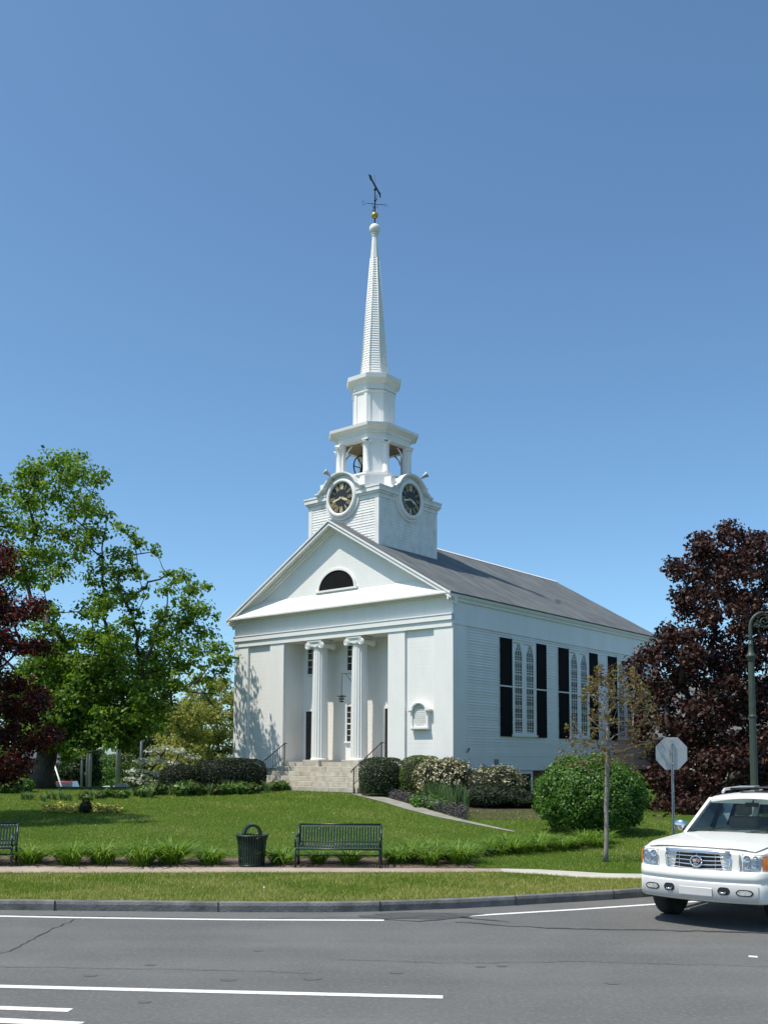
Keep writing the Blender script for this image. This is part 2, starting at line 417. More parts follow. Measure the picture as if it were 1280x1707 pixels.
PL = [(-400, 1456), (-150, 1456), (0, 1456), (200, 1456), (400, 1455.5), (700, 1455.5), (835, 1454.5)]
_, PR = px_strip('path', PATHM, PU, PL, .014)
_, PR2 = px_strip('concrete_path', CONC, [(835, 1449), (900, 1450.5), (960, 1454), (1010, 1457), (1075, 1458), (1130, 1456)], [(835, 1455), (900, 1459), (960, 1464), (1010, 1466), (1075, 1467), (1130, 1466)], .016)
_, MR = px_strip('mulch_bed', MULCH, [(-400, 1424), (-100, 1427), (0, 1428), (200, 1430), (400, 1431), (650, 1431), (790, 1436)], [(-400, 1442), (-100, 1445), (0, 1446), (200, 1447), (400, 1448), (650, 1449), (790, 1447)], .009)
_, WR = px_strip('stone_walk', mat('worn flagstone', (.19, .175, .15), (.33, .31, .27), 2.2, .85, .4, 30, detail=10), [(612, 1322.5), (649, 1331), (696, 1344.5), (754, 1362), (790, 1371), (830, 1380), (858, 1386)], [(585, 1323.5), (642, 1338), (675, 1348.5), (725, 1361.5), (786, 1373.5), (828, 1382), (856, 1387)], .012)
BEDM = mat('dark planting soil', (.040, .028, .020), (.075, .05, .035), 6, .95, .8, 40)
px_strip('planting_bed', BEDM, [(655, 1322), (700, 1325), (770, 1330), (900, 1340), (1000, 1352)], [(650, 1331), (697, 1343), (758, 1361), (800, 1366), (905, 1367)], .008)
# road markings and repairs
PAINT = mat('worn road paint', (.16, .16, .155), (.78, .77, .74), 26, .8, c3=(.72, .71, .69), detail=4)
PAINT.node_tree.nodes['Color Ramp'].color_ramp.elements[0].position = .30; PAINT.node_tree.nodes['Color Ramp'].color_ramp.elements[1].position = .41
def road_strip(name, m, pts, wd, z, jit=0, parent=None):
    P = [gp(x, y, flat) for x, y in pts]; L_, R_ = [], []; Q = []
    for a, b in zip(P[:-1], P[1:]):
        k = max(2, int(np.linalg.norm(b-a)/.12)) if jit else 4
        for i in range(k): Q.append(a+(b-a)*i/k)
    Q.append(P[-1]); R = []
    for i, q in enumerate(Q):
        t = Q[min(i+1, len(Q)-1)]-Q[max(i-1, 0)]; t = t/np.linalg.norm(t); n_ = np.array([-t[1], t[0], 0])
        o = rng.normal(0, jit) if jit else 0; ww = wd*(1+(rng.uniform(-.5, .5) if jit else 0))
        R.append([tuple(q+n_*(o+ww/2)+np.array([0, 0, z])), tuple(q+n_*(o-ww/2)+np.array([0, 0, z]))])
    mb = MB(); mb.rings(R, False, False, False); return tag(mb.build(name, m, parent), kind=None if parent else 'structure')
road_strip('road_marking', PAINT, [(-500, 1519), (0, 1527.5), (130, 1530), (400, 1533.5), (640, 1534.5)], .11, .004)
road_strip('road_marking', PAINT, [(765, 1528), (850, 1523), (960, 1516.5), (1100, 1507), (1160, 1503)], .11, .004)
road_strip('road_marking', PAINT, [(-500, 1630), (0, 1644.5), (300, 1652), (738, 1662.5)], .13, .004)
road_strip('road_marking', PAINT, [(-500, 1664), (0, 1680.5), (118, 1684.5)], .13, .004)
road_strip('road_marking', PAINT, [(-500, 1678), (75, 1705), (135, 1708)], .16, .004)
road_strip('road_marking', PAINT, [(1247, 1594.5), (1262, 1595.5)], .10, .004)
TAR = mat('dark crack sealant', (.050, .050, .049), (.078, .077, .075), 6, .7)
mb = MB()
cpt = gp(700, 1527, flat); ring = []
for i in range(26):
    a = 2*PI*i/26; ring.append((cpt[0]+(.95+.12*math.sin(3*a)+rng.uniform(-.08, .08))*math.cos(a), cpt[1]+(.30+rng.uniform(-.05, .05))*math.sin(a)+.12*math.cos(a), .0055))
mb.add(ring, [tuple(range(26))]); tag(mb.build('road_patch', mat('newer dark asphalt', (.060, .060, .059), (.088, .087, .085), 3, .9, .4, 90)), kind='structure')
for pts, wd in (([(760, 1537), (850, 1544), (960, 1549), (1100, 1551), (1290, 1556)], .05), ([(628, 1524), (660, 1531), (720, 1526), (785, 1531)], .05),
                ([(640, 1533), (700, 1536), (770, 1530), (850, 1537)], .045), ([(660, 1522), (740, 1523), (768, 1529)], .035),
                ([(132, 1531), (80, 1553), (40, 1575), (5, 1590)], .018), ([(-60, 1524), (200, 1529), (420, 1532), (620, 1529)], .02),
                ([(560, 1600), (760, 1606), (960, 1603), (1290, 1612)], .010), ([(0, 1612), (300, 1616), (520, 1622)], .010)):
    road_strip('road_crack', TAR, pts, wd, .0075, .02)
# oil drips and small patches on the asphalt
mb = MB()
for px, py, r in ((250, 1609, .05), (380, 1634, .07), (660, 1622, .06), (800, 1612, .05), (240, 1671, .05), (150, 1627, .06), (520, 1632, .08), (836, 1611, .05), (1020, 1640, .06), (430, 1585, .05)):
    q = gp(px, py, flat); mb.add([(q[0]+r*(1+.4*math.sin(i*2.1))*math.cos(i*PI/5)*1.3, q[1]+r*.9*math.sin(i*PI/5), .004) for i in range(10)], [tuple(range(10))])
tag(mb.build('road_stain', mat('oil stain', (.092, .091, .088), (.108, .106, .102), 9, .8)), kind='structure')
# ================================================================== CHURCH  (x along the front, y into the depth, z up)
W, D = 7.166, 21.4
ZF, ZB = 2.25, 8.33                    # porch floor, underside of the entablature
ZC, ZA, OV, OS = 9.82, 14.18, .47, .24 # eaves, ridge, overhangs
SL = (ZA-ZC)/(W+OS)
church = thing('church', 'white clapboard church with two fluted columns, square clock tower and tall pointed spire', 'church', (-2.484, 48.407, 0), PSI)
CH = lambda x, y, z: Vector((-2.484+cx_*x-sx_*y, 48.407+sx_*x+cx_*y, z))
def clap(mb, o, u, nrm, width, z0, z1, e=.128, proj=.032):
    """lapped boards on a vertical wall: each board leans out towards its lower edge"""
    o, u, nrm = Vector(o), Vector(u), Vector(nrm); k = max(1, int(round((z1-z0)/e))); h = (z1-z0)/k
    for i in range(k):
        a = o+Vector((0, 0, z0+i*h)); t = a+Vector((0, 0, h)); p = proj*(1+.25*math.sin(i*7.7))
        vs = [a+nrm*p, a+u*width+nrm*p, t+u*width+nrm*.001, t+nrm*.001, a, a+u*width]
        mb.add(vs, [(0, 1, 2, 3), (4, 5, 1, 0)])
# ---- walls
mb = MB(); X, Y, Z = (1, 0, 0), (0, 1, 0), (0, 0, 1)
mb.box(-W, -W+.25, 1.5, D, 1.9, ZC-.1); mb.box(W-.25, W, 1.5, D, 1.9, ZC-.1); mb.box(-W+.25, W-.25, D-.25, D, 1.9, ZC-.1)
mb.prism([(-W, ZC-.1), (W, ZC-.1), (W, ZC), (0, ZA-.2), (-W, ZC)], 'y', D-.25, D)
R0 = 3.467; RD = 1.42
for s in (-1, 1):                       # solid end blocks each side of the porch
    a, b = sorted((s*R0, s*W)); mb.box(a, b, .12, 1.5, 1.9, ZC-.1)
mb.box(-R0, R0, RD, RD+.1, 1.9, ZC-.1)
mb.box(-R0, R0, .12, RD, ZB+.02, ZC-.1)
mb.cur = 0
for s in (-1, 1):                       # pilasters and panels on the front
    for x0, x1 in ((R0, 4.47), (6.15, W)):
        a, b = sorted((s*x0, s*x1)); mb.box(a, b, 0, .14, 1.92, ZB)
    a, b = sorted((s*4.47, s*6.15)); clap(mb, (a, .12, 0), X, (0, -1, 0), b-a, 1.92, ZB, .20, .003)
    mb.box(a, b, .02, .14, ZB-.14, ZB) if False else None
# flush boards on the porch walls
clap(mb, (-R0, RD, 0), X, (0, -1, 0), 2*R0, ZF, ZB, .20, .003)
clap(mb, (-R0, .14, 0), Y, (1, 0, 0), RD-.14, ZF, ZB, .2, .003); clap(mb, (R0, .14, 0), Y, (-1, 0, 0), RD-.14, ZF, ZB, .2, .003)
# long sides: corner pilasters, frieze, lapped boards
for s in (-1, 1):
    n = (s, 0, 0); x = s*W
    clap(mb, (x, 1.03, 0), Y, n, D-2.06, 1.95, 8.45)
    for y0, y1 in ((.0, 1.03), (D-1.03, D)):
        a, b = sorted((x-s*.2, x+s*.045)); mb.box(a, b, y0 if y0 else .001, y1, 1.92, 8.45)
    a, b = sorted((x-s*.05, x+s*.05)); mb.box(a, b, .001, D, 8.45, ZC-.06)
    a, b = sorted((x, x+s*.075)); mb.box(a, b, .0012, D-.001, 8.44, 8.53)
    a, b = sorted((x, x+s*.06)); mb.box(a, b, 1.03, D-1.03, 1.88, 1.99)
mb.build('wall', WHITE, church)
# ---- entablature of the front
mb = MB()
mb.box(-W-.02, W+.02, -.05, .12, ZB, 8.62); mb.box(-W-.05, W+.05, -.12, .1, 8.625, 8.86); mb.box(-W-.07, W+.07, -.15, .1, 8.863, 8.92)
mb.box(-W-.001, W+.001, -.002, .13, 8.92, ZC-.12)
mb.box(-W-.12, W+.12, -.14, .1, ZC-.13, ZC-.05) 
mb.build('entablature', WHITE, church)
# ---- floor, steps, plinths
mb = MB(); G0 = .55
mb.box(-R0-.06, R0+.06, -.02, RD, 1.2, ZF)
for s in (-1, 1): mb.bevbox(s*1.31-.56, s*1.31+.56, -.20, .98, 1.9, ZF+.10, .02)
nst = 6; rise = (ZF-.88)/nst
for i in range(nst-1):
    z = ZF-rise*(i+1); y = -.10-.38*(i+1)
    for k in range(4):                                      # granite blocks butted together
        wx = R0-.10; j = .25*math.sin(i*2.3); e = [-wx, -wx*.45+j, j*1.4, wx*.5-j, wx]
        mb.bevbox(e[k]+.004, e[k+1]-.004, y+rng.uniform(-.012, .012), y+.40+.001*i, z-rise+.004, z+rng.uniform(-.006, .006), .015)
    mb.box(-R0+.15, R0-.15, y+.03, .0, .5, z-rise+.002)
mb.build('steps', GRANITE, church)
mb = MB()
for s in (-1, 1):
    a, b = sorted((s*(W-.02), s*(W-.4))); mb.box(a, b, 2.6, D-.05, -3.5, 1.93)
mb.box(-W+.4, W-.4, D-.4, D-.05, -3.5, 1.93)
mb.build('brick_foundation', BRICK, church)
for s in (-1, 1): a, b = sorted((s*(R0+.08), s*(W-.02))); mb = MB(); mb.box(a, b, .06, 2.598, -1, 1.93); mb.build('granite_foundation', GRANITE, church)
# ---- roof
mb = MB(); T = .16; y0, y1 = -OV, D+.22
for s in (-1, 1):
    xe = s*(W+OS); pts = [(0, ZA), (xe, ZC), (xe, ZC-.05), (0, ZA-T)]
    nx, ny = 20, 48; 
    g = [[(xe*i/nx, y0+(y1-y0)*j/ny, ZA+(ZC-ZA)*i/nx+.006*math.sin(i*1.3+j*.7)+.006*math.sin(j*.35)) for i in range(nx+1)] for j in range(ny+1)]
    mb.rings(g, False, False, False)
    mb.prism([(0, ZA-.03), (xe, ZC-.03), (xe, ZC-.06), (0, ZA-T)], 'y', y0+.01, y1-.01)
    mb.box(min(xe, xe+s*.04), max(xe, xe+s*.04), y0, y1, ZC-.05, ZC+.0) 
roof = mb.build('roof', SHINGLE, church)
mb = MB(); mb.prism([(-.14, ZA-.05), (0, ZA+.055), (.14, ZA-.05), (.1, ZA-.06), (-.1, ZA-.06)], 'y', 5.4, y1+.02); mb.build('ridge_cap', WHITE, roof)
# side eaves: crown, soffit, gutter
mb = MB()
for s in (-1, 1):
    prof = [(0, ZC-.34), (.08, ZC-.34), (.10, ZC-.24), (.17, ZC-.16), (.20, ZC-.06), (0, ZC-.06)]
    mb.prism([(s*(W+.04+a), b) for a, b in prof], 'y', -OV+.02, D+.18)
mb.build('eaves_cornice', WHITE, church)
# ---- pediment: sloped base shelf, tympanum, raking cornices, half-round window
mb = MB()
TY = .10
k = 26
for i in range(k):                                  # flush boards shrinking to the peak
    z0 = ZC+i*(ZA-ZC-.1)/k; z1 = ZC+(i+1)*(ZA-ZC-.1)/k
    xa, xb = (ZA-z0)/SL, (ZA-z1)/SL
    mb.add([(-xa, TY-.003, z0), (xa, TY-.003, z0), (xb, TY-.0005, z1), (-xb, TY-.0005, z1), (-xa, TY, z0), (xa, TY, z0)], [(0, 1, 2, 3), (4, 5, 1, 0)])
mb.build('tympanum', WHITE, church)
mb = MB()
prof = [(-OV, ZC-.05), (-OV, ZC+.02), (TY-.02, ZC+.80), (TY-.01, ZC-.05)]
WX = W+OS-.02
vs = []
for x, inset in ((-WX, 0), (WX, 0)):
    sgn = -1 if x < 0 else 1
    vs += [(x, -OV, ZC-.06), (x, -OV, ZC+.015), (sgn*(W+OS-.80/SL-.05), TY-.012, ZC+.80), (x-sgn*.3, TY-.012, ZC-.06)]
mb.add(vs, [(0, 4, 5, 1), (1, 5, 6, 2), (0, 3, 7, 4), (2, 6, 7, 3), (0, 1, 2, 3), (4, 7, 6, 5)])
mb.build('pediment_shelf', WHITE, church)
mb = MB()
for s in (-1, 1):                                   # raking cornice: fascia, bed mould and soffit
    def rk(d0, d1, ya, yb):
        xe = s*(W+OS); v = lambda x, d, y: (x, y, ZA-abs(x)*SL-d)
        xi = 0; q = [v(xi, d0, ya), v(xe, d0, ya), v(xe, d1, ya), v(xi, d1, ya)]; r = [(p[0], yb, p[2]) for p in q]
        mb.add(q+r, [(0, 1, 2, 3), (7, 6, 5, 4), (0, 4, 5, 1), (1, 5, 6, 2), (2, 6, 7, 3)])
    rk(.07, .30, -OV+.03, -OV+.10); rk(.02, .12, -OV-.02, -OV+.03); rk(.12, .22, -OV+.10, .09); rk(.22, .50, -.04, .095); rk(.222, .36, -.12, -.041)
mb.build('raking_cornice', WHITE, church)
mb = MB(); xc, zc, r = .10, 10.76, 1.17
LF = .80
arc = [(xc+r*math.cos(PI*i/24), zc+LF*r*math.sin(PI*i/24)) for i in range(25)]
mb.prism(arc, 'y', TY-.03, TY)
lun = mb.build('lunette', SHUT, church)
mb = MB(); ro = r+.10
for i in range(24):
    a0, a1 = PI*i/24, PI*(i+1)/24
    q = [(xc+rr*math.cos(a), y, zc+(LF*r+(rr-r))*math.sin(a)) for a in (a0, a1) for rr in (r, ro) for y in (TY-.07, TY)]
    mb.add(q, [(0, 2, 6, 4), (1, 5, 7, 3), (0, 4, 5, 1), (2, 3, 7, 6)])
mb.box(xc-ro-.12, xc+ro+.12, TY-.11, TY, zc-.09, zc)
mb.build('frame', WHITE, lun)
# ---- columns
def column(xc, yc):
    R = []; zb, zt_ = ZF+.10, ZB-.42; n = 20
    def ring(z, r, fl):
        out = []
        for i in range(n):
            for k, d in ((0, 0), (.16, 0), (.3, .7), (.58, 1), (.86, .7)):
                a = 2*PI*(i+k)/n; rr = r*(1-.085*d*fl); out.append((xc+rr*math.cos(a), yc+rr*math.sin(a), z))
        return out
    for z, r, fl in ((zb, .455, 0), (zb+.05, .455, 0), (zb+.06, .435, 0), (zb+.10, .42, 1)): R.append(ring(z, r, fl))
    for i in range(1, 13):
        t = i/12; R.append(ring(zb+.1+(zt_-zb-.2)*t, .42-.065*t**1.5, 1))
    R.append(ring(zt_-.06, .355, 0)); R.append(ring(zt_, .37, 0))
    mb = MB(); mb.rings(R, True, False); c = mb.build('column', WHITE, church)
    mb = MB(); zt2 = zt_
    mb.lathe([(.36, zt2), (.43, zt2+.10), (.40, zt2+.13)], (xc, yc, 0), 24)
    mb.box(xc-.40, xc+.40, yc-.42, yc+.42, zt2+.11, zt2+.30)
    mb.box(xc-.48, xc+.48, yc-.48, yc+.46, zt2+.32, zt2+.375); mb.box(xc-.46, xc+.46, yc-.46, yc+.45, zt2+.29, zt2+.42)
    for s in (-1, 1):                              # bolsters, waisted in the middle, with a volute at both ends
        mb.lathe([(.175, -.47), (.175, -.40), (.13, -.25), (.115, 0), (.13, .25), (.175, .40), (.175, .47)], (xc+s*.46, yc, zt2+.13), 20, 'y')
    mb.build('capital', WHITE, c)
    for s in (-1, 1):
        for yy in (-.475, .475):
            mb = MB(); pts = []
            for i in range(40):
                a = i/39*2.3*2*PI; rr = .165*(1-.80*i/39); pts.append((xc+s*(.46+rr*math.sin(a)*-1), yc+yy, zt2+.13+rr*math.cos(a)))
            mb.tube(pts, .016, 5); mb.sphere((xc+s*.46, yc+yy, zt2+.13), .035, 8)
            mb.build('volute', WHITE, c)
for s in (-1, 1): column(s*1.31, .46)
# ---- porch doors and windows
def pwin(x0, x1, z0, z1, rows, blind=False):
    y = RD-.02
    mb = MB(); mb.box(x0, x1, y-.004, y+.02, z0, z1); wn = mb.build('window', DGLASS, church)
    mb = MB()
    for a, b, c, d in ((x0-.09, x0, z0-.02, z1+.1), (x1, x1+.09, z0-.02, z1+.1), (x0, x1, z1, z1+.1)): mb.box(a, b, y-.06, y+.02, c, d)
    mb.box(x0-.14, x1+.14, y-.10, y+.02, z0-.09, z0-.02)
    mid = (z0+z1)/2; mb.box(x0, x1, y-.035, y+.01, mid-.03, mid+.03)
    mb.box((x0+x1)/2-.012, (x0+x1)/2+.012, y-.022, y+.01, z0, z1)
    for i in range(1, rows):
        z = z0+(z1-z0)*i/rows; mb.box(x0, x1, y-.0215, y+.01, z-.012, z+.012)
    mb.build('frame', WHITE, wn)
pwin(-3.06, -2.46, 6.80, 8.22, 4); pwin(-.30, .30, 6.85, 8.22, 4); pwin(2.46, 3.06, 6.80, 8.22, 4); pwin(-.30, .30, 3.29, 5.02, 6)
mb = MB()
for s in (-1, 1):
    x0, x1 = sorted((s*3.16, s*2.16)); y = RD-.02
    mb = MB(); mb.box(x0, x1, y-.02, y+.02, ZF, 4.85); dr = mb.build('door', BLACK, church)
    mb = MB()
    for a, b in ((.1, .45), (.55, .9)):
        for c, d in ((.15, .85), (1.0, 1.75), (1.9, 2.45)):
            mb.bevbox(x0+(x1-x0)*a, x0+(x1-x0)*b, y-.04, y-.015, ZF+c, ZF+d, .01)
    mb.build('door_panel', BLACK, dr)
    mb = MB(); mb.sphere((x1-.08, y-.07, ZF+1.05), .035, 8); mb.tube([(x1-.08, y-.02, ZF+1.05), (x1-.08, y-.07, ZF+1.05)], .012, 6); mb.build('knob', GOLD, dr)
    mb = MB()
    for a, b, c, d in ((x0-.14, x0, ZF, 4.98), (x1, x1+.14, ZF, 4.98), (x0, x1, 4.85, 4.98)): mb.box(a, b, y-.05, y+.02, c, d)
    mb.build('door_frame', WHITE, dr)
# ---- side windows: twin lancets between shutters
def lancet(xo, yc, hw, z0, z1, n, gm, fm):
    """arched opening outline in (y, z) with pointed head"""
    sp = z1-hw*1.9
    L = []
    rad = hw*2.3
    for i in range(9):
        a = math.acos((rad-hw)/rad)*i/8; L.append((yc+hw-(rad-rad*math.cos(a)), sp+rad*math.sin(a)*(z1-sp)/(rad*math.sin(math.acos((rad-hw)/rad)))))
    right = [(yc+hw, z0)]+L; left = [(2*yc-p[0], p[1]) for p in reversed(right[:-1])]
    return right+left, sp
def side_window(yc, s):
    x = s*W
    mb = MB(); xx = lambda a, b: sorted((x+s*a, x+s*b))
    z0, z1 = 3.60, 8.16
    P1, sp = lancet(x, yc-.53, .33, z0+.10, z1-.1, 0, 0, 0); P2, _ = lancet(x, yc+.53, .33, z0+.10, z1-.1, 0, 0, 0)
    a, b = xx(.018, .03); mb.prism(P1, 'x', a, b); mb.prism(P2, 'x', a, b)
    wn = mb.build('window', GLASS, church)
    mb = MB()
    # frame board with two pointed holes: bands around each opening
    for P, c in ((P1, yc-.53), (P2, yc+.53)):
        n = len(P); cen = c
        for i in range(n-1):
            (ya, za), (yb, zb) = P[i], P[i+1]
            # outer box edge at the same heights
            oa = cen+(.53 if ya >= cen else -.53); ob = cen+(.53 if yb >= cen else -.53)
            if i == n//2 - 0 and False: pass
            if (ya-cen)*(yb-cen) < -1e-9: continue
            f = [(ya, za), (yb, zb), (ob, zb), (oa, za)]
            mb.add([(x+s*.07, *p) for p in f]+[(x+s*.015, *p) for p in f], [(0, 1, 2, 3), (4, 7, 6, 5), (0, 4, 5, 1)])
        a, b = xx(.015, .07); mb.box(a, b, c-.53, c+.53, z0, z0+.10); mb.box(a, b, c-.53, c+.53, z1-.1, z1+.04)
    a, b = xx(.015, .075); mb.box(a, b, yc-1.10, yc-1.06, z0, z1+.04); mb.box(a, b, yc+1.06, yc+1.10, z0, z1+.04); mb.box(a, b, yc-.06, yc+.06, z0, z1)
    a, b = xx(.015, .12); mb.box(a, b, yc-1.16, yc+1.16, z0-.09, z0)
    a, b = xx(.015, .11); mb.box(a, b, yc-1.14, yc+1.14, z1+.04, z1+.12)
    mb.build('frame', WHITE, wn)
    mb = MB(); a, b = xx(.03, .052)
    for c in (yc-.53, yc+.53):
        for dy in (-.11, .11): mb.box(a, b, c+dy-.009, c+dy+.009, z0+.1, sp+.15)
        zs = [z0+.1+(5.9-z0-.1)*i/7 for i in range(1, 7)]+[5.9+(sp-5.9)*i/5 for i in range(1, 6)]
        for z in zs: mb.box(a+.0012, b-.0012, c-.33, c+.33, z-.009, z+.009)
        mb.box(a, b+.01*s if s > 0 else b, c-.33, c+.33, 5.87, 5.94)
        for d in (-1, 1):                          # intersecting tracery
            pts = []
            for i in range(9):
                t = i/8; pts.append((x+s*.041, c+d*(.33-.44*t**1.0*(.55+.45*t)) , sp+(z1-.12-sp)*(1-(1-t)**1.7)*.93))
            mb.tube(pts, .016, 5)
            mb.tube([(x+s*.041, c+d*(.11+.0*i), sp+.1*i) for i in range(2)]+[(x+s*.041, c+d*.05, sp+.28), (x+s*.041, c-d*.03, sp+.45)], .014, 5)
    mb.build('glazing_bar', WHITE, wn)
    for d in (-1, 1):                              # shutters, two tiers with a pale rail between
        ya, yb = sorted((yc+d*1.09, yc+d*2.10))
        mb = MB(); a, b = xx(.018, .026); mb.box(a, b, ya+.01, yb-.01, 3.51, 8.19); a, b = xx(.0185, .075)
        for za, zb in ((3.50, 5.86), (5.93, 8.20)):
            mb.box(a, b, ya, ya+.09, za, zb); mb.box(a, b, yb-.09, yb, za, zb)
            for z in (za, zb-.12): mb.box(a, b, ya+.09, yb-.09, z, z+.12)
            a2, b2 = xx(.027, .058); mb.box(a2, b2, ya+.0905, yb-.0905, za+.1205, zb-.1205)
        sh = mb.build('shutter', SHUT, church)
        mb = MB(); a, b = xx(.018, .07); mb.box(a, b, ya, yb, 5.862, 5.928); mb.build('rail', WHITE, sh)
for s in (-1, 1):
    for i in range(3): side_window(5.92+5.47*i, s)
# basement windows in the brick
for i, y in enumerate((5.93, 11.4, 16.8)):
    mb = MB(); mb.box(W-.06, W-.01, y-.62, y+.62, .85, 1.72); bw = mb.build('basement_window', DGLASS, church)
    mb = MB(); mb.box(W-.05, W+.02, y-.78, y-.62, .80, 1.86); mb.box(W-.05, W+.02, y+.62, y+.78, .80, 1.86); mb.box(W-.05, W+.02, y-.62, y+.62, 1.72, 1.86); mb.box(W-.05, W+.05, y-.8, y+.8, .72, .80); mb.build('frame', WHITE, bw)
    mb = MB()
    for k in range(9): mb.box(W-.0, W+.012, y-.56+k*.14-.012, y-.56+k*.14+.012, .85, 1.72)
    mb.build('grille', IRON, bw)
mb = MB(); mb.box(W+.016, W+.035, 3.28, 3.66, 2.18, 2.42)
for i in range(5): mb.box(W+.035, W+.045, 3.30, 3.64, 2.20+i*.045, 2.222+i*.045)
mb.build('wall_vent', mat('grey vent', (.22, .23, .24), (.30, .31, .32), 9, .6), church)
mb = MB(); mb.tube([(W+.01, 1.03, 2.72), (W+.12, 1.03, 2.75), (W+.16, 1.05, 2.86)], .025, 6); mb.sphere((W+.16, 1.05, 2.87), .05, 8); mb.build('hose_bib', IRON, church)
# ---- clock tower
t, ty = 2.333, .62; TZ0, TZ1 = 11.4, 15.16; tyc = ty+t
mb = MB(); mb.box(-t, t, ty, ty+2*t, TZ0, TZ1)
for o, u, n in (((-t, ty, 0), X, (0, -1, 0)), ((t, ty, 0), Y, (1, 0, 0)), ((-t, ty+2*t, 0), X, (0, 1, 0)), ((-t, ty, 0), Y, (-1, 0, 0))): clap(mb, o, u, n, 2*t, TZ0, TZ1, .135, .02)
for sx in (-1, 1):
    for sy in (-1, 1):
        x, y = sx*t, tyc+sy*t; a, b = sorted((x-sx*.22, x+sx*.03)); c, d = sorted((y-sy*.22, y+sy*.03)); mb.box(a, b, c, d, TZ0, TZ1)
tower = mb.build('clock_tower', WOLD, church)
mb = MB()
mb.box(-t-.001, t+.001, ty-.001, ty+2*t+.001, 15.1601, 15.7395)
for k in range(4):                       # cornice lengths, broken for the clock on every face
    mb.m = Matrix.Translation((0, tyc, 0)) @ Matrix.Rotation(k*PI/2, 4, 'Z')
    for d, z0, z1 in ((.05, 15.16, 15.36), (.12, 15.361, 15.46), (.19, 15.461, 15.66), (.22, 15.661, 15.74)):
        mb.add([(p, q, z) for z in (z0, z1) for p, q in ((-t-d, -t-d), (-1.0, -t-d), (-1.0, -t+.1), (-t+.1, -t+.1))], [(3, 2, 1, 0), (4, 5, 6, 7), (0, 1, 5, 4), (1, 2, 6, 5), (2, 3, 7, 6), (3, 0, 4, 7)])
        mb.add([(-p, q, z) for z in (z0, z1) for p, q in ((-t-d, -t-d), (-1.0, -t-d), (-1.0, -t+.1), (-t+.1, -t+.1))], [(3, 2, 1, 0), (4, 5, 6, 7), (0, 1, 5, 4), (1, 2, 6, 5), (2, 3, 7, 6), (3, 0, 4, 7)])
mb.m = None
mb.prism([(-t, 15.741), (t, 15.741), (t-.5, 15.95), (-t+.5, 15.95)], 'y', ty+.35, ty+2*t-.35)
mb.build('tower_cornice', WOLD, tower)
def numeral(mb, txt, wd, ht, th):
    """roman numeral strokes centred on (0, 0) in the x-z plane"""
    adv = {'I': .30, 'V': .72, 'X': .72}; tot = sum(adv[c] for c in txt); x = -tot/2
    sc = min(1, wd/(tot*ht)) if False else 1
    k = min(1.0, wd/(tot*ht*.62)); out = []
    for c in txt:
        a = adv[c]; xm = (x+a/2)*ht*.62*k; h = ht/2; q = a*ht*.62*k*.36
        if c == 'I': out.append(((xm, -h), (xm, h), th))
        if c == 'V': out += [((xm-q, h), (xm, -h), th), ((xm+q, h), (xm, -h), th*.5)]
        if c == 'X': out += [((xm-q, h), (xm+q, -h), th), ((xm+q, h), (xm-q, -h), th*.5)]
        x += a
    return out
NUM = ['XII', 'I', 'II', 'III', 'IIII', 'V', 'VI', 'VII', 'VIII', 'IX', 'X', 'XI']
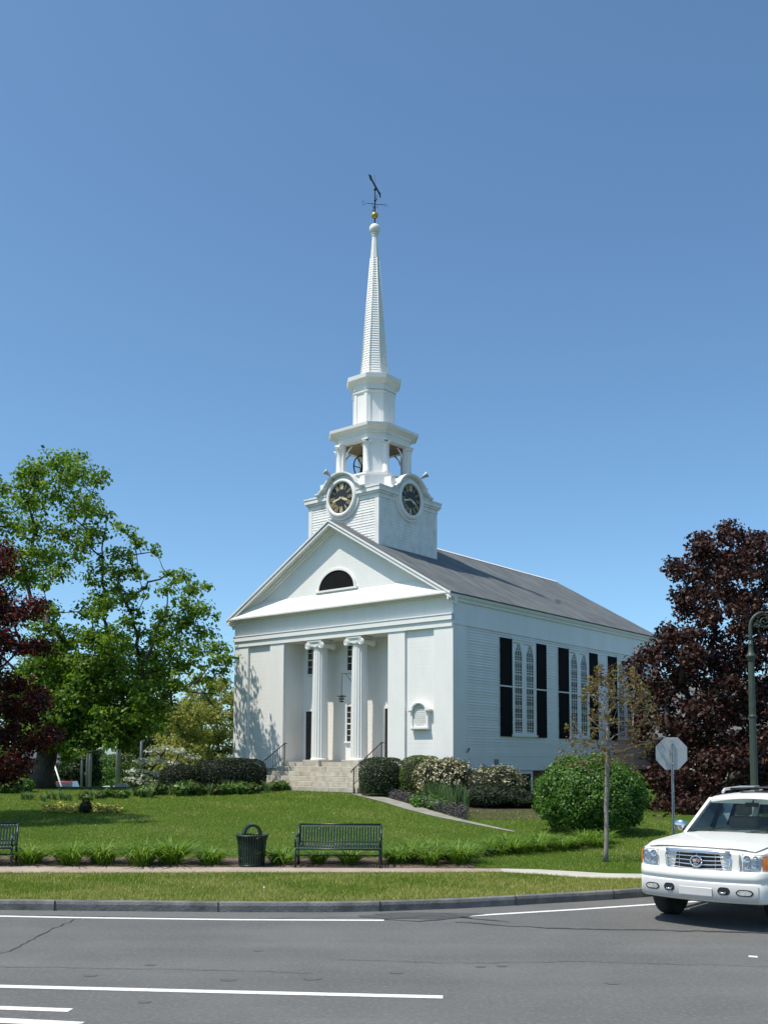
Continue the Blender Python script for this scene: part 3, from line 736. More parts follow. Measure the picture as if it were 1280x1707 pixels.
def clock(rot):
    """clock face with its hood; rot turns it round the tower axis"""
    M_ = Matrix.Translation((0, tyc, 0)) @ Matrix.Rotation(rot, 4, 'Z') @ Matrix.Translation((0, -t, 0))
    zc = 15.44; yf = -.10
    mb = MB(); mb.m = M_
    # hood: shoulders and round head
    prof = [(-1.50, 15.74), (-1.50, 16.42), (-1.27, 16.42)]
    ha = []
    for i in range(25):
        a = PI*(1-i/24); ha.append((1.20*math.cos(a), zc+1.20*math.sin(a)))
    ha = [p for p in ha if p[1] > 16.10]
    prof = [(-1.50, 15.742), (-1.50, 16.36), (-1.22, 16.36), (-1.12, 16.18)]+ha+[(1.12, 16.18), (1.22, 16.36), (1.50, 16.36), (1.50, 15.742)]
    mb.prism(prof, 'y', -.085, .35)
    mb.prism([(1.12*math.cos(2*PI*i/40), zc+1.12*math.sin(2*PI*i/40)) for i in range(40)], 'y', -.099, .3)
    ck = mb.build('clock', WHITE, church)
    mb = MB(); mb.m = M_                                # raised rim of the hood
    rim = []
    for i in range(33):
        a = PI*1.02*(.5-(i/32-.5)*1.0); a = PI-(PI*i/32)
        rim.append((1.17*math.cos(a), zc+1.17*math.sin(a)))
    path = [(-1.62, 15.72), (-1.38, 15.74), (-1.24, 15.86)]+[p for p in rim if p[1] > 15.9]+[(1.24, 15.86), (1.38, 15.74), (1.62, 15.72)]
    ring = []
    for i, p in enumerate(path):
        a = path[max(0, i-1)]; b = path[min(len(path)-1, i+1)]; tx, tz = b[0]-a[0], b[1]-a[1]; l = math.hypot(tx, tz); nx, nz = -tz/l, tx/l
        ring.append([(p[0]+nx*h, y, p[1]+nz*h) for h, y in ((0, -.10), (0, -.30), (.06, -.36), (.12, -.36), (.12, -.02))])
    mb.rings(ring, True, False)
    mb.build('hood', WHITE, ck)
    mb = MB(); mb.m = M_                                # round frame
    mb.lathe([(.80, -.10), (.80, -.21), (.85, -.24), (.95, -.22), (1.01, -.16), (1.01, -.09)], (0, 0, zc), 48, 'y'); mb.f = mb.f[:-2]; mb.sm = mb.sm[:-2]; mb.mi = mb.mi[:-2]
    mb.build('ring', WHITE, ck)
    mb = MB(); mb.m = M_; mb.lathe([(.80, -.095), (.80, -.125)], (0, 0, zc), 48, 'y', False); mb.build('dial', BLACK, ck)
    mb = MB(); mb.m = M_
    for i, s in enumerate(NUM):
        a = 2*PI*i/12; cx, cz = .585*math.sin(a), .585*math.cos(a); ca, sa = math.cos(-a), math.sin(-a)
        for (x0, z0), (x1, z1), th in numeral(mb, s, .34, .30, .042):
            q = [(cx+x*ca-z*sa, -.13, zc+cz+x*sa+z*ca) for x, z in ((x0, z0), (x1, z1))]
            mb.bar(q[0], q[1], th, .012)
    for i in range(60):
        a = 2*PI*i/60; r0, r1 = .755, .782
        mb.bar((r0*math.sin(a), -.13, zc+r0*math.cos(a)), (r1*math.sin(a), -.13, zc+r1*math.cos(a)), .016 if i % 5 else .03, .01)
    mb.build('numeral', GILT, ck)
    mb = MB(); mb.m = M_
    for ang, ln, wd in ((258, .64, .055), (111.5, .46, .075)):
        a = math.radians(ang); d = Vector((math.sin(a), 0, math.cos(a))); n = Vector((d.z, 0, -d.x)); o = Vector((0, -.15, zc))
        q = [o-d*.14+n*wd*.4, o-d*.14-n*wd*.4, o-n*wd*.5, o+d*ln*.72-n*wd*.95, o+d*ln, o+d*ln*.72+n*wd*.95, o+n*wd*.5]
        mb.add(q+[p+Vector((0, .012, 0)) for p in q], [tuple(range(7))]+[(i, (i+1) % 7, 7+(i+1) % 7, 7+i) for i in range(7)])
    mb.sphere((0, -.15, zc), .035, 8); mb.build('hands', GILT, ck)
for k in range(4): clock(k*PI/2)
# ---- belfry and upper stages
def octa(a, b, z): return [(x, tyc+y, z) for x, y in ((b, -a), (a, -b), (a, b), (b, a), (-b, a), (-a, b), (-a, -b), (-b, -a))]
mb = MB()
mb.rings([octa(1.72, 1.0, 15.9), octa(1.72, 1.0, 17.08), octa(1.80, 1.05, 17.081), octa(1.80, 1.05, 17.22), octa(1.7, 1.0, 17.25)], True, False)
for sx, sy in ((1, -1), (1, 1), (-1, 1), (-1, -1)):   # the four closed corner piers, L-shaped with half columns
    for (p, q) in (((1.62, .97), (.97, 1.62)),):
        P = [(sx*1.62, sy*.97), (sx*1.62, sy*.68), (sx*1.40, sy*.68), (sx*1.36, sy*.88), (sx*.88, sy*1.36), (sx*.68, sy*1.40), (sx*.68, sy*1.62), (sx*.97, sy*1.62)]
        if sx*sy < 0: P = P[::-1]
        mb.prism([(x, tyc+y) for x, y in P], 'z', 17.22, 19.0)
bel = mb.build('belfry', WHITE, church)
for sx, sy in ((1, -1), (1, 1), (-1, 1), (-1, -1)):
    for x, y in ((1.60, .93), (.93, 1.60)):
        mb = MB(); c = (sx*x, tyc+sy*y, 0); mb.lathe([(.19, 17.24), (.19, 17.30), (.155, 17.34), (.13, 18.74), (.15, 18.80), (.17, 18.84)], c, 14)
        mb.box(c[0]-.19, c[0]+.19, c[1]-.19, c[1]+.19, 18.92, 18.995)
        d = Vector((sx, sy, 0)).normalized(); n = Vector((-d.y, d.x, 0))
        for s in (-1, 1):
            p = Vector(c)+n*.16*s+Vector((0, 0, 18.86)); mb.tube([p-d*.19, p+d*.19], .075, 10)
        mb.build('corner_column', WHITE, bel)
mb = MB()
mb.rings([octa(1.66, .98, 18.99), octa(1.66, .98, 19.28), octa(1.72, 1.02, 19.281), octa(1.72, 1.02, 19.44), octa(1.90, 1.19, 19.58), octa(1.98, 1.25, 19.60), octa(2.0, 1.27, 19.76), octa(1.95, 1.23, 19.78), octa(1.3, .6, 19.95)], True, False)
mb.build('belfry_cornice', WHITE, bel)
mb = MB(); mb.box(-1.25, 1.25, tyc-1.25, tyc+1.25, 18.93, 18.985)
mb.build('belfry_ceiling', WOODC, bel)
for x, y in ((1.42, .55), (1.42, -.55), (-1.42, .55), (-1.42, -.55)):
    s = 1 if x > 0 else -1; u = 1 if y > 0 else -1
    mb = MB(); mb.tube([(x, tyc+y+u*.10, 18.35), (x-.02*s, tyc+y+u*.02, 18.62), (x-.1*s, tyc+y-u*.22, 18.92)], .04, 6); mb.build('brace', WHITE, bel)
    mb = MB(); mb.tube([(y+u*.10, tyc+x, 18.35), (y+u*.02, tyc+x-.02*s, 18.62), (y-u*.22, tyc+x-.1*s, 18.92)], .04, 6); mb.build('brace', WHITE, bel)
bell = MB(); bell.lathe([(.02, 18.2), (.2, 18.18), (.27, 18.05), (.30, 17.8), (.36, 17.62), (.45, 17.5), (.42, 17.49), (.02, 17.9)], (.0, tyc, 0), 24)
bell.box(-.75, .75, tyc-.06, tyc+.06, 18.2, 18.32); bo = bell.build('bell', IRON, church)
mb = MB(); mb.tube([(-.62, tyc+.85*math.cos(2*PI*i/32), 18.05+.72*math.sin(2*PI*i/32)) for i in range(33)], .035, 6)
for i in range(4): a = PI*i/4; mb.bar((-.62, tyc+.83*math.cos(a), 18.05+.7*math.sin(a)), (-.62, tyc-.83*math.cos(a), 18.05-.7*math.sin(a)), .04)
for y in (-.5, .5):
    mb.bar((.7, tyc+y, 17.25), (.7, tyc, 18.26), .07); mb.bar((-.75, tyc+y, 17.25), (-.75, tyc, 18.26), .07)
mb.build('bell_wheel', IRON, bo)
# lantern stage
mb = MB()
mb.rings([octa(1.14, .5, 19.90), octa(1.14, .5, 20.02), octa(1.03, .43, 20.03), octa(1.03, .43, 21.75)], True, False)
V8 = octa(1.03, .43, 0)
for i, p in enumerate(V8):                       # corner strips
    p = Vector(p); c = Vector((0, tyc, 0))
    for q in (Vector(V8[(i+1) % 8]), Vector(V8[i-1])):
        d = (q-p).normalized(); nn = ((p+q)/2-c).normalized()
        a = p+nn*.002; b = p+d*.17; vs = [p, b, b+nn*.035, p+nn*.035]
        mb.add([v+Vector((0, 0, 20.03)) for v in vs]+[v+Vector((0, 0, 21.66)) for v in vs], [(0, 1, 2, 3), (7, 6, 5, 4), (0, 4, 5, 1), (1, 5, 6, 2), (2, 6, 7, 3), (3, 7, 4, 0)])
    for dx in (-.10, 0, .10):
        pass
st = mb.build('octagonal_stage', WHITE, church)
mb = MB()
mb.rings([octa(1.07, .45, 21.56), octa(1.10, .47, 21.60), octa(1.10, .47, 21.66), octa(1.06, .445, 21.67)], True, False)
mb.rings([octa(1.08, .46, 21.72), octa(1.08, .46, 21.98), octa(1.13, .48, 22.0), octa(1.26, .55, 22.16), octa(1.34, .60, 22.2), octa(1.36, .61, 22.42), octa(1.32, .59, 22.44), octa(.7, .3, 22.58)], True, False)
for p in V8:
    for k in (-1, 0, 1):
        n_ = (Vector(p)-Vector((0, tyc, 0))).normalized(); q = Vector(p)+n_*.03+Vector((-n_.y, n_.x, 0))*.09*k
        mb.sphere((q.x, q.y, 21.75), .05, 8); mb.sphere((q.x, q.y, 21.63), .035, 6)
mb.build('stage_cornice', WHITE, st)
# spire
mb = MB(); R = []
def so(a, z): return octa(a, a*.4142, z)
zs0, zs1 = 22.5, 28.95; a0, a1 = .70, .205; k = 50
for i in range(k):
    f0, f1 = i/k, (i+1)/k; A0 = a0+(a1-a0)*f0; A1 = a0+(a1-a0)*f1; z0 = zs0+(zs1-zs0)*f0; z1 = zs0+(zs1-zs0)*f1
    R += [so(A0+.026, z0), so(A1+.001, z1-.001)]
mb.rings(R, True, False)
V0, V1 = so(a0+.018, zs0), so(a1+.018, zs1)
for p, q in zip(V0, V1): mb.tube([p, q], [.028, .018], 6)
sp_ = mb.build('spire', WHITE, church)
mb = MB(); mb.rings([so(.225, 28.94), so(.215, 29.05), so(.17, 29.6), so(.135, 30.12), so(.16, 30.16), so(.16, 30.20)], True, False)
mb.lathe([(.13, 30.2), (.19, 30.28), (.19, 30.32)], (0, tyc, 0), 20); mb.build('spire_top', WOLD, sp_)
mb = MB(); mb.sphere((0, tyc, 30.56), .29, 24); mb.build('white_ball', WOLD, sp_)
# ---- weathervane on the spire
RZ = -PSI + .12
wv = MB(); wv.lathe([(.035, 30.8), (.03, 33.1), (.012, 33.25), (.012, 34.05)], (0, tyc, 0), 10); wv.sphere((0, tyc, 33.05), .075, 12)
wv.sphere((0, tyc, 32.35), .06, 10)
wo = wv.build('weathervane', IRON, church)
mb = MB(); mb.sphere((0, tyc, 31.36), .19, 24); mb.build('gilt_ball', GOLD, wo)
mb = MB()
for i in range(4):
    a = RZ+i*PI/2+.05; d = Vector((math.cos(a), math.sin(a), 0)); o = Vector((0, tyc, 32.1))
    mb.tube([o, o+d*.52], .017, 6); mb.tube([o+d*.10-Vector((0, 0, .02)), o+d*.16-Vector((0, 0, .16)), o+d*.05-Vector((0, 0, .27)), o+d*.01-Vector((0, 0, .22))], .012, 5)
    e = o+d*.62; up = Vector((0, 0, 1)); L_ = {0: 'N', 1: 'W', 2: 'S', 3: 'E'}[i]; u = d
    pl = {'N': [(-.08, -.12), (-.08, .12), (.08, -.12), (.08, .12)], 'S': [(.08, .10), (0, .13), (-.08, .07), (0, 0), (.08, -.07), (0, -.13), (-.08, -.10)], 'W': [(-.11, .12), (-.05, -.12), (0, .06), (.05, -.12), (.11, .12)], 'E': [(.08, .12), (-.07, .12), (-.07, 0), (.05, 0), (-.07, 0), (-.07, -.12), (.08, -.12)]}[L_]
    mb.tube([e+u*x+up*z for x, z in pl], .014, 4)
mb.build('compass_arm', IRON, wo)
mb = MB(); va = -PSI+math.radians(-107); d = Vector((math.cos(va), math.sin(va), 0)); o = Vector((0, tyc, 33.30)); n = Vector((-d.y, d.x, 0))*.028
sil = [(-1.0, -.13), (-.8, -.05), (-.45, -.05), (.55, -.045), (.72, -.15), (1.05, .02), (.72, .17), (.55, .065), (-.45, .07), (-.8, .09), (-1.05, .22), (-.9, .04)]
vs = [o+d*a+Vector((0, 0, b))+n for a, b in sil]; m_ = len(vs); vs2 = [v-n*2 for v in vs]
mb.add(vs+vs2, [tuple(range(m_)), tuple(range(2*m_-1, m_-1, -1))]+[(i, (i+1) % m_, m_+(i+1) % m_, m_+i) for i in range(m_)])
mb.build('vane', IRON, wo)
ZO = [15.9, 17.25, 19.0, 19.2, 19.87, 21.99, 22.2, 22.6, 28.95, 30.2, 30.6, 31.4, 34.1]; ZN = [15.9, 16.78, 18.52, 18.74, 19.34, 21.70, 21.91, 22.28, 28.87, 30.15, 30.57, 31.33, 33.62]
def settle(o):                                   # true heights of the upper stages
    n = len(o.data.vertices); a = np.empty(n*3); o.data.vertices.foreach_get('co', a); a = a.reshape(-1, 3); a[:, 2] = np.interp(a[:, 2], ZO, ZN)
    o.data.vertices.foreach_set('co', a.ravel()); o.data.update()
    for ch in o.children: settle(ch)
for o in (bel, bo, st, sp_, wo): settle(o)
# ---- floodlights on the tower
for M_ in (Matrix.Translation((-.50, ty, 16.42)), Matrix.Translation((t, tyc+.55, 16.45)) @ Matrix.Rotation(PI/2, 4, 'Z')):
    mb = MB(); mb.m = M_
    s = -1 if M_.translation.x < 0 else 1
    mb.tube([(0, -.2, 0), (0, -.3, .12), (s*.13, -.42, .26)], .022, 6)
    fl = mb.build('floodlight', IRON, church)
    mb = MB(); mb.m = M_ @ Matrix.Translation((s*.17, -.47, .33)) @ Matrix.Rotation(s*.5, 4, 'Z') @ Matrix.Rotation(-.5, 4, 'X')
    mb.lathe([(.06, .16), (.09, .12), (.10, 0), (.15, -.14), (.15, -.17), (.12, -.15)], (0, 0, 0), 16, 'y'); mb.build('lamp_head', ALU, fl)
# ---- on and in front of the church
plq = thing('wall_plaque', 'white arched notice tablet fixed to the front panel right of the columns', 'plaque', CH(5.37, .1, 3.85), PSI)
mb = MB(); mb.bevbox(-.40, .40, -.10, .02, 0, .74, .01)
mb.prism([(.36*math.cos(PI*i/20), .74+.30*math.sin(PI*i/20)) for i in range(21)], 'y', -.10, .02)
pb = mb.build('tablet', mat('cream tablet', (.66, .655, .62), (.72, .715, .69), 8, .6), plq)
mb = MB()
ring = [(.40*math.cos(PI*i/20), .74+.34*math.sin(PI*i/20)) for i in range(21)]
rr = []
for i, (x, z) in enumerate(ring):
    k = 1; rr.append([(x*f, y, .74+(z-.74)*f) for f, y in ((.93, -.10), (.93, -.22), (1.10, -.24), (1.14, -.20), (1.14, .02))])
mb.rings(rr, True, False)
for s in (-1, 1):
    a, b = sorted((s*.36, s*.58)); mb.box(a, b, -.22, .02, .70, .745); a, b = sorted((s*.38, s*.64)); mb.box(a, b, -.27, .02, .746, .81)
    a, b = sorted((s*.40, s*.49)); mb.box(a, b, -.16, .02, 0.0, .70)
mb.box(-.52, .52, -.22, .02, -.07, .0); mb.box(-.46, .46, -.17, .02, -.12, -.071)
mb.build('moulding', WHITE, plq)
mb = MB(); INK = mat('faded lettering', (.28, .27, .26), (.36, .35, .34), 20, .7)
rows = [(.97, .05, 1), (.90, .20, 1), (.83, .13, 2), (.76, .20, 1), (.665, .31, 2), (.56, .31, 5), (.47, .31, 5), (.385, .31, 5), (.30, .31, 5), (.22, .31, 4), (.14, .22, 3), (.08, .18, 2)]
for z, hw, nw in rows:                              # weathered lines of letters, too worn to read
    x = -hw
    while x < hw-.01:
        L_ = random.uniform(.05, .14) if nw > 1 else 2*hw
        e = min(x+L_, hw); q = x
        while q < e:
            h = random.uniform(.018, .036); mb.box(q, q+.009, -.1035, -.0995, z-h/2, z+h/2); q += .017
        x = e+.03
mb.build('lettering', INK, pb)
lt = thing('hanging_lantern', 'black iron three tiered lantern hanging on a long rod between the columns', 'lantern', CH(0, .62, 5.3), PSI)
mb = MB(); mb.tube([(0, 0, .2), (0, 0, 1.32)], .014, 6); mb.tube([(0, 0, 1.32), (.0, .78, 1.34)], .016, 6); mb.tube([(0, .25, 1.32), (0, .78, .95)], .012, 6); mb.build('bracket', IRON, lt)
mb = MB()
for z, r in ((.20, .23), (.06, .16), (-.06, .13)): mb.lathe([(.03, z+.04), (r, z), (r, z-.03), (.03, z-.02)], n=16)
mb.lathe([(.03, .22), (.03, -.12)], n=8); mb.build('tier', IRON, lt)
mb = MB(); mb.lathe([(.10, .15), (.12, .10), (.10, .06)], n=14); mb.lathe([(.08, .0), (.09, -.03), (.08, -.06)], n=14); mb.build('glass', mat('lantern glass', (.5, .5, .47), (.6, .6, .56), 5, .2), lt)
def railing(x, lab):
    t_ = thing('hand_railing', lab, 'railing', CH(x, 0, ZF), PSI, 'iron railings beside the church steps')
    mb = MB(); top = [(0, .05, .92), (0, -.12, .92), (0, -2.05, -.28), (0, -2.2, -.36), (0, -2.22, -.46)]
    mb.tube(top, .024, 6); mb.build('top_rail', IRON, t_)
    mb = MB(); mb.tube([(0, -.12, .22), (0, -2.05, -.98)], .014, 6); mb.build('bottom_rail', IRON, t_)
    for y, z0, z1 in ((-.12, -.05, .92), (-2.05, -1.40, -.28)):
        mb = MB(); mb.bar((0, y, z0), (0, y, z1), .038); mb.sphere((0, y, z1+.03), .03, 8); mb.build('post', IRON, t_)
    for i in range(1, 12):
        y = -.12-1.93*i/12; zt_ = .92-1.2*i/12
        mb = MB(); mb.bar((0, y, zt_-.70), (0, y, zt_), .014); mb.build('baluster', IRON, t_)
railing(-3.2, 'black iron railing on the left edge of the church steps, by the dark hedge')
railing(3.2, 'black iron railing on the right edge of the church steps, behind the clipped box shrub')

# ================================================================== STREET FURNITURE
def bench(name, label, loc, rz):
    b = thing(name, label, 'bench', loc, rz, 'green slatted park benches'); L = 1.83
    mb = MB()                                    # side frame: legs, arm and back post of one casting
    for s in (-1, 1):
        x = s*(L/2-.03)
        f = MB(); f.tube([(x, .30, 0), (x, .26, .25), (x, .24, .44), (x, .36, .86)], .026, 8); f.build('rear_leg', GREENP, b)
        f = MB(); f.tube([(x, -.30, 0), (x, -.27, .22), (x, -.27, .42)], .026, 8); f.sphere((x, -.3, .012), .035, 8, (1, 1, .4)); f.build('front_leg', GREENP, b)
        f = MB(); f.tube([(x, -.27, .42), (x, -.29, .55), (x, -.25, .63), (x, -.12, .655), (x, .12, .64), (x, .28, .66)], .024, 8); f.build('armrest', GREENP, b)
        f = MB(); f.tube([(x, .26, .25), (x, -.27, .22)], .018, 6); f.build('side_stretcher', GREENP, b)
    f = MB(); f.tube([(-L/2+.03, 0, .235), (L/2-.03, 0, .235)], .017, 6); f.build('stretcher', GREENP, b)
    k = 29; st = MB(); bk = MB()
    for i in range(k):
        x = -L/2+.065+(L-.13)*i/(k-1)
        st.bar((x, -.30, .435), (x, .10, .43), .034, .007); st.bar((x, .10, .43), (x, .23, .425), .034, .007); st.bar((x, -.30, .435), (x, -.335, .40), .034, .007)
        bk.bar((x, .235, .43), (x, .275, .52), .034, .007); bk.bar((x, .275, .52), (x, .355, .82), .034, .007); bk.bar((x, .355, .82), (x, .385, .86), .034, .007)
    for y, z in ((-.33, .395), (-.05, .418), (.23, .415)): st.tube([(-L/2+.03, y, z), (L/2-.03, y, z)], .019, 8)
    st.build('seat', GREENP, b)
    for y, z, r in ((.39, .865, .024), (.28, .50, .016)): bk.tube([(-L/2+.03, y, z), (L/2-.03, y, z)], r, 8)
    bk.build('backrest', GREENP, b)
    return b
g = gp(563.5, 1447.5)
bench('park_bench', 'dark green metal slat bench standing whole beside the litter bin', (g[0], g[1]+.25, zt(0, g[1])+.005), math.radians(-2))
g = gp(-57, 1446)
bench('park_bench', 'dark green metal slat bench farther left, cut by the edge of view', (g[0], g[1]+.2, zt(0, g[1])+.005), math.radians(10))
# litter bin
g = gp(416.5, 1447)
lb = thing('litter_bin', 'dark green slatted litter bin with flared rim and hooped top', 'litter bin', (g[0], g[1]+.30, .13), .3)
mb = MB(); k = 34
prof = [(.275, .03), (.285, .25), (.298, .45), (.315, .57), (.345, .655)]
for i in range(k):
    a = 2*PI*i/k; d = Vector((math.cos(a), math.sin(a), 0)); n = Vector((-d.y, d.x, 0))*.0165
    r = []
    for rr, z in prof: r.append([tuple(d*rr+n+Vector((0, 0, z))), tuple(d*rr-n+Vector((0, 0, z))), tuple(d*(rr-.008)-n+Vector((0, 0, z))), tuple(d*(rr-.008)+n+Vector((0, 0, z)))])
    mb.rings(r, True, False)
def hoop(mb, r, z, t_): mb.tube([(r*math.cos(2*PI*i/36), r*math.sin(2*PI*i/36), z) for i in range(37)], t_, 6)
hoop(mb, .345, .66, .016); hoop(mb, .268, .07, .012); hoop(mb, .268, .035, .016); hoop(mb, .283, .40, .008)
mb.build('slatted_body', GREENP, lb)
mb = MB(); mb.lathe([(.02, .03), (.245, .03), (.25, .60), (.235, .60), (.23, .06), (.02, .05)], n=28); mb.build('liner', BLACK, lb)
mb = MB(); mb.lathe([(.335, .658), (.30, .668), (.21, .674), (.205, .664), (.29, .66), (.325, .65)], n=32); mb.f = mb.f[:-2]; mb.sm = mb.sm[:-2]; mb.mi = mb.mi[:-2]; mb.build('lid', GREENP, lb)
mb = MB(); R = []
for i in range(17):
    a = PI*i/16; R.append([(.195*math.cos(a)*k_, y, .68+.215*math.sin(a)*k_) for k_, y in ((1, -.13), (1, .13), (.76, .13), (.76, -.13))])
mb.rings(R, True, False); mb.build('hood', GREENP, lb)
mb = MB(); mb.add([(-.14+.03*math.sin(i*2), -.1+.2*(i % 3)/2, .66+.04*math.sin(i*1.7)) for i in range(9)]+[], [(0, 1, 4), (1, 2, 5), (3, 4, 7), (4, 5, 8), (0, 4, 3), (1, 5, 4), (3, 7, 6), (4, 8, 7)]); mb.build('bag', mat('clear white bag', (.5, .5, .48), (.65, .65, .62), 8, .4), lb)
# stop sign seen from behind
ss_ = thing('traffic_sign', 'octagonal road sign seen from its bare grey back on a steel post', 'road sign', (6.66, 23, .17), .10)
def uch(mb, z0, z1):
    P = [(-.03, -.016), (-.014, -.016), (-.010, .014), (.010, .014), (.014, -.016), (.03, -.016), (.03, -.012), (.018, -.012), (.014, .018), (-.014, .018), (-.018, -.012), (-.03, -.012)]
    mb.prism(P, 'z', z0, z1)
mb = MB(); uch(mb, -.3, 2.72)
pst = mb.build('post', ALU, ss_)
mb = MB(); r = .375/math.cos(PI/8)
mb.prism([(r*math.cos(PI/8+i*PI/4), 2.40+r*math.sin(PI/8+i*PI/4)) for i in range(8)], 'y', .022, .026); mb.build('panel', mat('bare aluminium sheet', (.44, .45, .45), (.52, .53, .53), 3, .5, metal=.35), ss_)
mb = MB(); mb.prism([(r*.985*math.cos(PI/8+i*PI/4), 2.40+r*.985*math.sin(PI/8+i*PI/4)) for i in range(8)], 'y', .0262, .0275); mb.build('red_face', mat('red sign sheeting', (.45, .02, .02), rough=.4), ss_)
for z in (2.16, 2.64):
    mb = MB(); mb.lathe([(.012, -.03), (.012, .03)], (0, 0, z), 8, 'y'); mb.build('bolt', ALU, pst)
# street lamp with a crook
lp = thing('street_lamp', 'green iron street lamp with scrolled crook arm', 'street lamp', (8.36, 22.5, .17), math.radians(-4))
mb = MB(); R = []
def fl(z, r):
    return [(r*(1-.06*(i % 2))*math.cos(2*PI*i/28), r*(1-.06*(i % 2))*math.sin(2*PI*i/28), z) for i in range(28)]
mb.rings([fl(.9, .088), fl(3.3, .077), fl(4.55, .066)], True, False)
mb.build('pole', LAMPG, lp)
mb = MB(); mb.lathe([(.21, -.25), (.21, .12), (.19, .16), (.17, .5), (.15, .62), (.165, .66), (.165, .70), (.13, .76), (.105, .92), (.105, .95)], n=24); mb.build('base', LAMPG, lp)
mb = MB(); mb.lathe([(.077, 3.20), (.088, 3.22), (.088, 3.26), (.077, 3.28)], n=24); mb.build('collar', LAMPG, lp)
mb = MB(); mb.lathe([(.075, 4.50), (.085, 4.54), (.085, 4.57), (.115, 4.60), (.118, 4.635), (.085, 4.66), (.065, 4.70), (.050, 4.80), (.046, 4.86), (.056, 4.88), (.056, 4.905), (.042, 4.92), (.040, 4.98)], n=24); mb.build('shoulder', LAMPG, lp)
mb = MB(); rA = .33; pts = [(0, 0, 4.9), (0, 0, 5.1), (0, 0, 5.3)]
for i in range(1, 21):
    a = PI*i/20; pts.append((rA-rA*math.cos(a), 0, 5.3+rA*1.0*math.sin(a)))
pts += [(2*rA, 0, 5.18)]
mb.tube(pts, [.040]*3+[.038-.010*i/20 for i in range(1, 21)]+[.026], 10); mb.build('crook', LAMPG, lp)
def scroll(cx, cz, r, turns, a0, sgn):
    mb = MB(); P = []
    for i in range(44):
        t_ = i/43; a = a0+sgn*turns*2*PI*t_; rr = r*(1-.85*t_); P.append((cx+rr*math.cos(a), 0, cz+rr*math.sin(a)))
    mb.tube(P, [.016-.006*i/43 for i in range(44)], 6); mb.sphere(P[-1], .022, 8); mb.build('scroll', LAMPG, lp)
scroll(.33, 5.42, .17, 1.9, PI*.9, -1); scroll(.145, 5.35, .085, 1.5, PI*.5, -1)
mb = MB(); mb.tube([(.03, 0, 5.28), (.12, 0, 5.36), (.22, 0, 5.30), (.36, 0, 5.27), (.47, 0, 5.36)], .015, 6); mb.build('tendril', LAMPG, lp)
mb = MB(); mb.lathe([(.028, 5.20), (.045, 5.17), (.045, 5.13), (.07, 5.11), (.09, 5.02), (.15, 4.97), (.215, 4.90), (.225, 4.87), (.21, 4.865), (.05, 4.95)], (2*rA, 0, 0), 24); mb.build('lamp_hood', mat('green enamel hood', (.01, .05, .045), (.015, .065, .055), 5, .3), lp)
mb = MB(); mb.lathe([(.17, 4.88), (.185, 4.80), (.165, 4.70), (.11, 4.61), (.04, 4.57), (.01, 4.568)], (2*rA, 0, 0), 24); mb.build('globe', mat('milky lamp glass', (.55, .58, .55), (.62, .65, .62), 4, .2), lp)
# ================================================================== WHITE SUV   (local: +x forward, +y to its left)
CARP = mat('pearl white car paint', (.74, .725, .67), (.76, .745, .69), 1, .38, coat=.30)
SILV = mat('silver bumper plastic', (.52, .51, .49), (.56, .55, .53), 3, .35, coat=.3)
CHROME = mat('chrome', (.75, .76, .78), rough=.07, metal=1)
RUBBER = mat('tyre rubber', (.013, .013, .013), (.022, .022, .022), 9, .75, .3, 60)
DARKP = mat('dark plastic', (.012, .012, .013), rough=.55)
CGLASS = glassmat('tinted car glass', (.42, .50, .50), .14)
CLEAR = glassmat('clear lamp lens', (.9, .92, .95), .08)
AMBER = mat('amber lens', (.75, .18, .02), (.85, .26, .04), 20, .25, coat=.8)
SEATM = mat('beige leather', (.30, .26, .20), (.36, .32, .25), 6, .6)
REDL = mat('red lens', (.35, .01, .01), (.45, .02, .015), 20, .25, coat=.6)
CARYAW = math.atan2(-.77, -.64)
suv = thing('parked_suv', 'white full size SUV with chrome grille waiting at the mouth of the side street', 'car', (4.60, 14.63, 0), CARYAW)
def section(x, hw, zb, zs, cr):
    h = [(0, zb), (hw*.84, zb), (hw*.965, zb+.06), (hw, zb+.20), (hw*.998, zs-.28), (hw*.985, zs-.10), (hw*.955, zs-.025), (hw*.90, zs), (hw*.5, zs+cr*.75)]
    return [(x, y, z) for y, z in h]+[(x, 0, zs+cr)]+[(x, -y, z) for y, z in reversed(h[1:])]
mb = MB()
ST = [(-.02, .83, .60, 1.06, .02), (-.05, .90, .58, 1.09, .03), (-.14, .95, .55, 1.125, .035), (-.35, .98, .50, 1.155, .04), (-.6, 1.0, .44, 1.17, .045), (-1.0, 1.005, .42, 1.19, .05), (-1.42, 1.005, .42, 1.21, .05),
      (-1.6, 1.005, .42, 1.225, .03), (-2.5, 1.005, .42, 1.24, .02), (-3.6, 1.005, .42, 1.25, .02), (-4.6, 1.0, .45, 1.25, .02), (-4.95, .985, .5, 1.24, .02), (-5.05, .95, .56, 1.20, .02)]
mb.rings([section(*s) for s in ST], True, True)
body = mb.build('body', [CARP, DARKP], suv)
def cut(o, cyls):
    for x, y in cyls:
        c = MB(); c.lathe([(.455, -.30), (.455, .30)], (x, y, .40), 40, 'y', False); co_ = c.build('cutter', DARKP)
        md = o.modifiers.new('arch', 'BOOLEAN'); md.operation = 'DIFFERENCE'; md.object = co_; md.solver = 'EXACT'
        bpy.context.view_layer.update(); ev = o.evaluated_get(bpy.context.evaluated_depsgraph_get()); me = bpy.data.meshes.new_from_object(ev)
        o.modifiers.clear(); o.data = me; bpy.data.objects.remove(co_)
AX = [(-.98, .92), (-.98, -.92), (-3.93, .92), (-3.93, -.92)]
sp = suv.parent
suv.location = (0, 0, 0); suv.rotation_euler = (0, 0, 0); cut(body, AX); suv.location = (4.60, 14.63, 0); suv.rotation_euler = (0, 0, CARYAW)
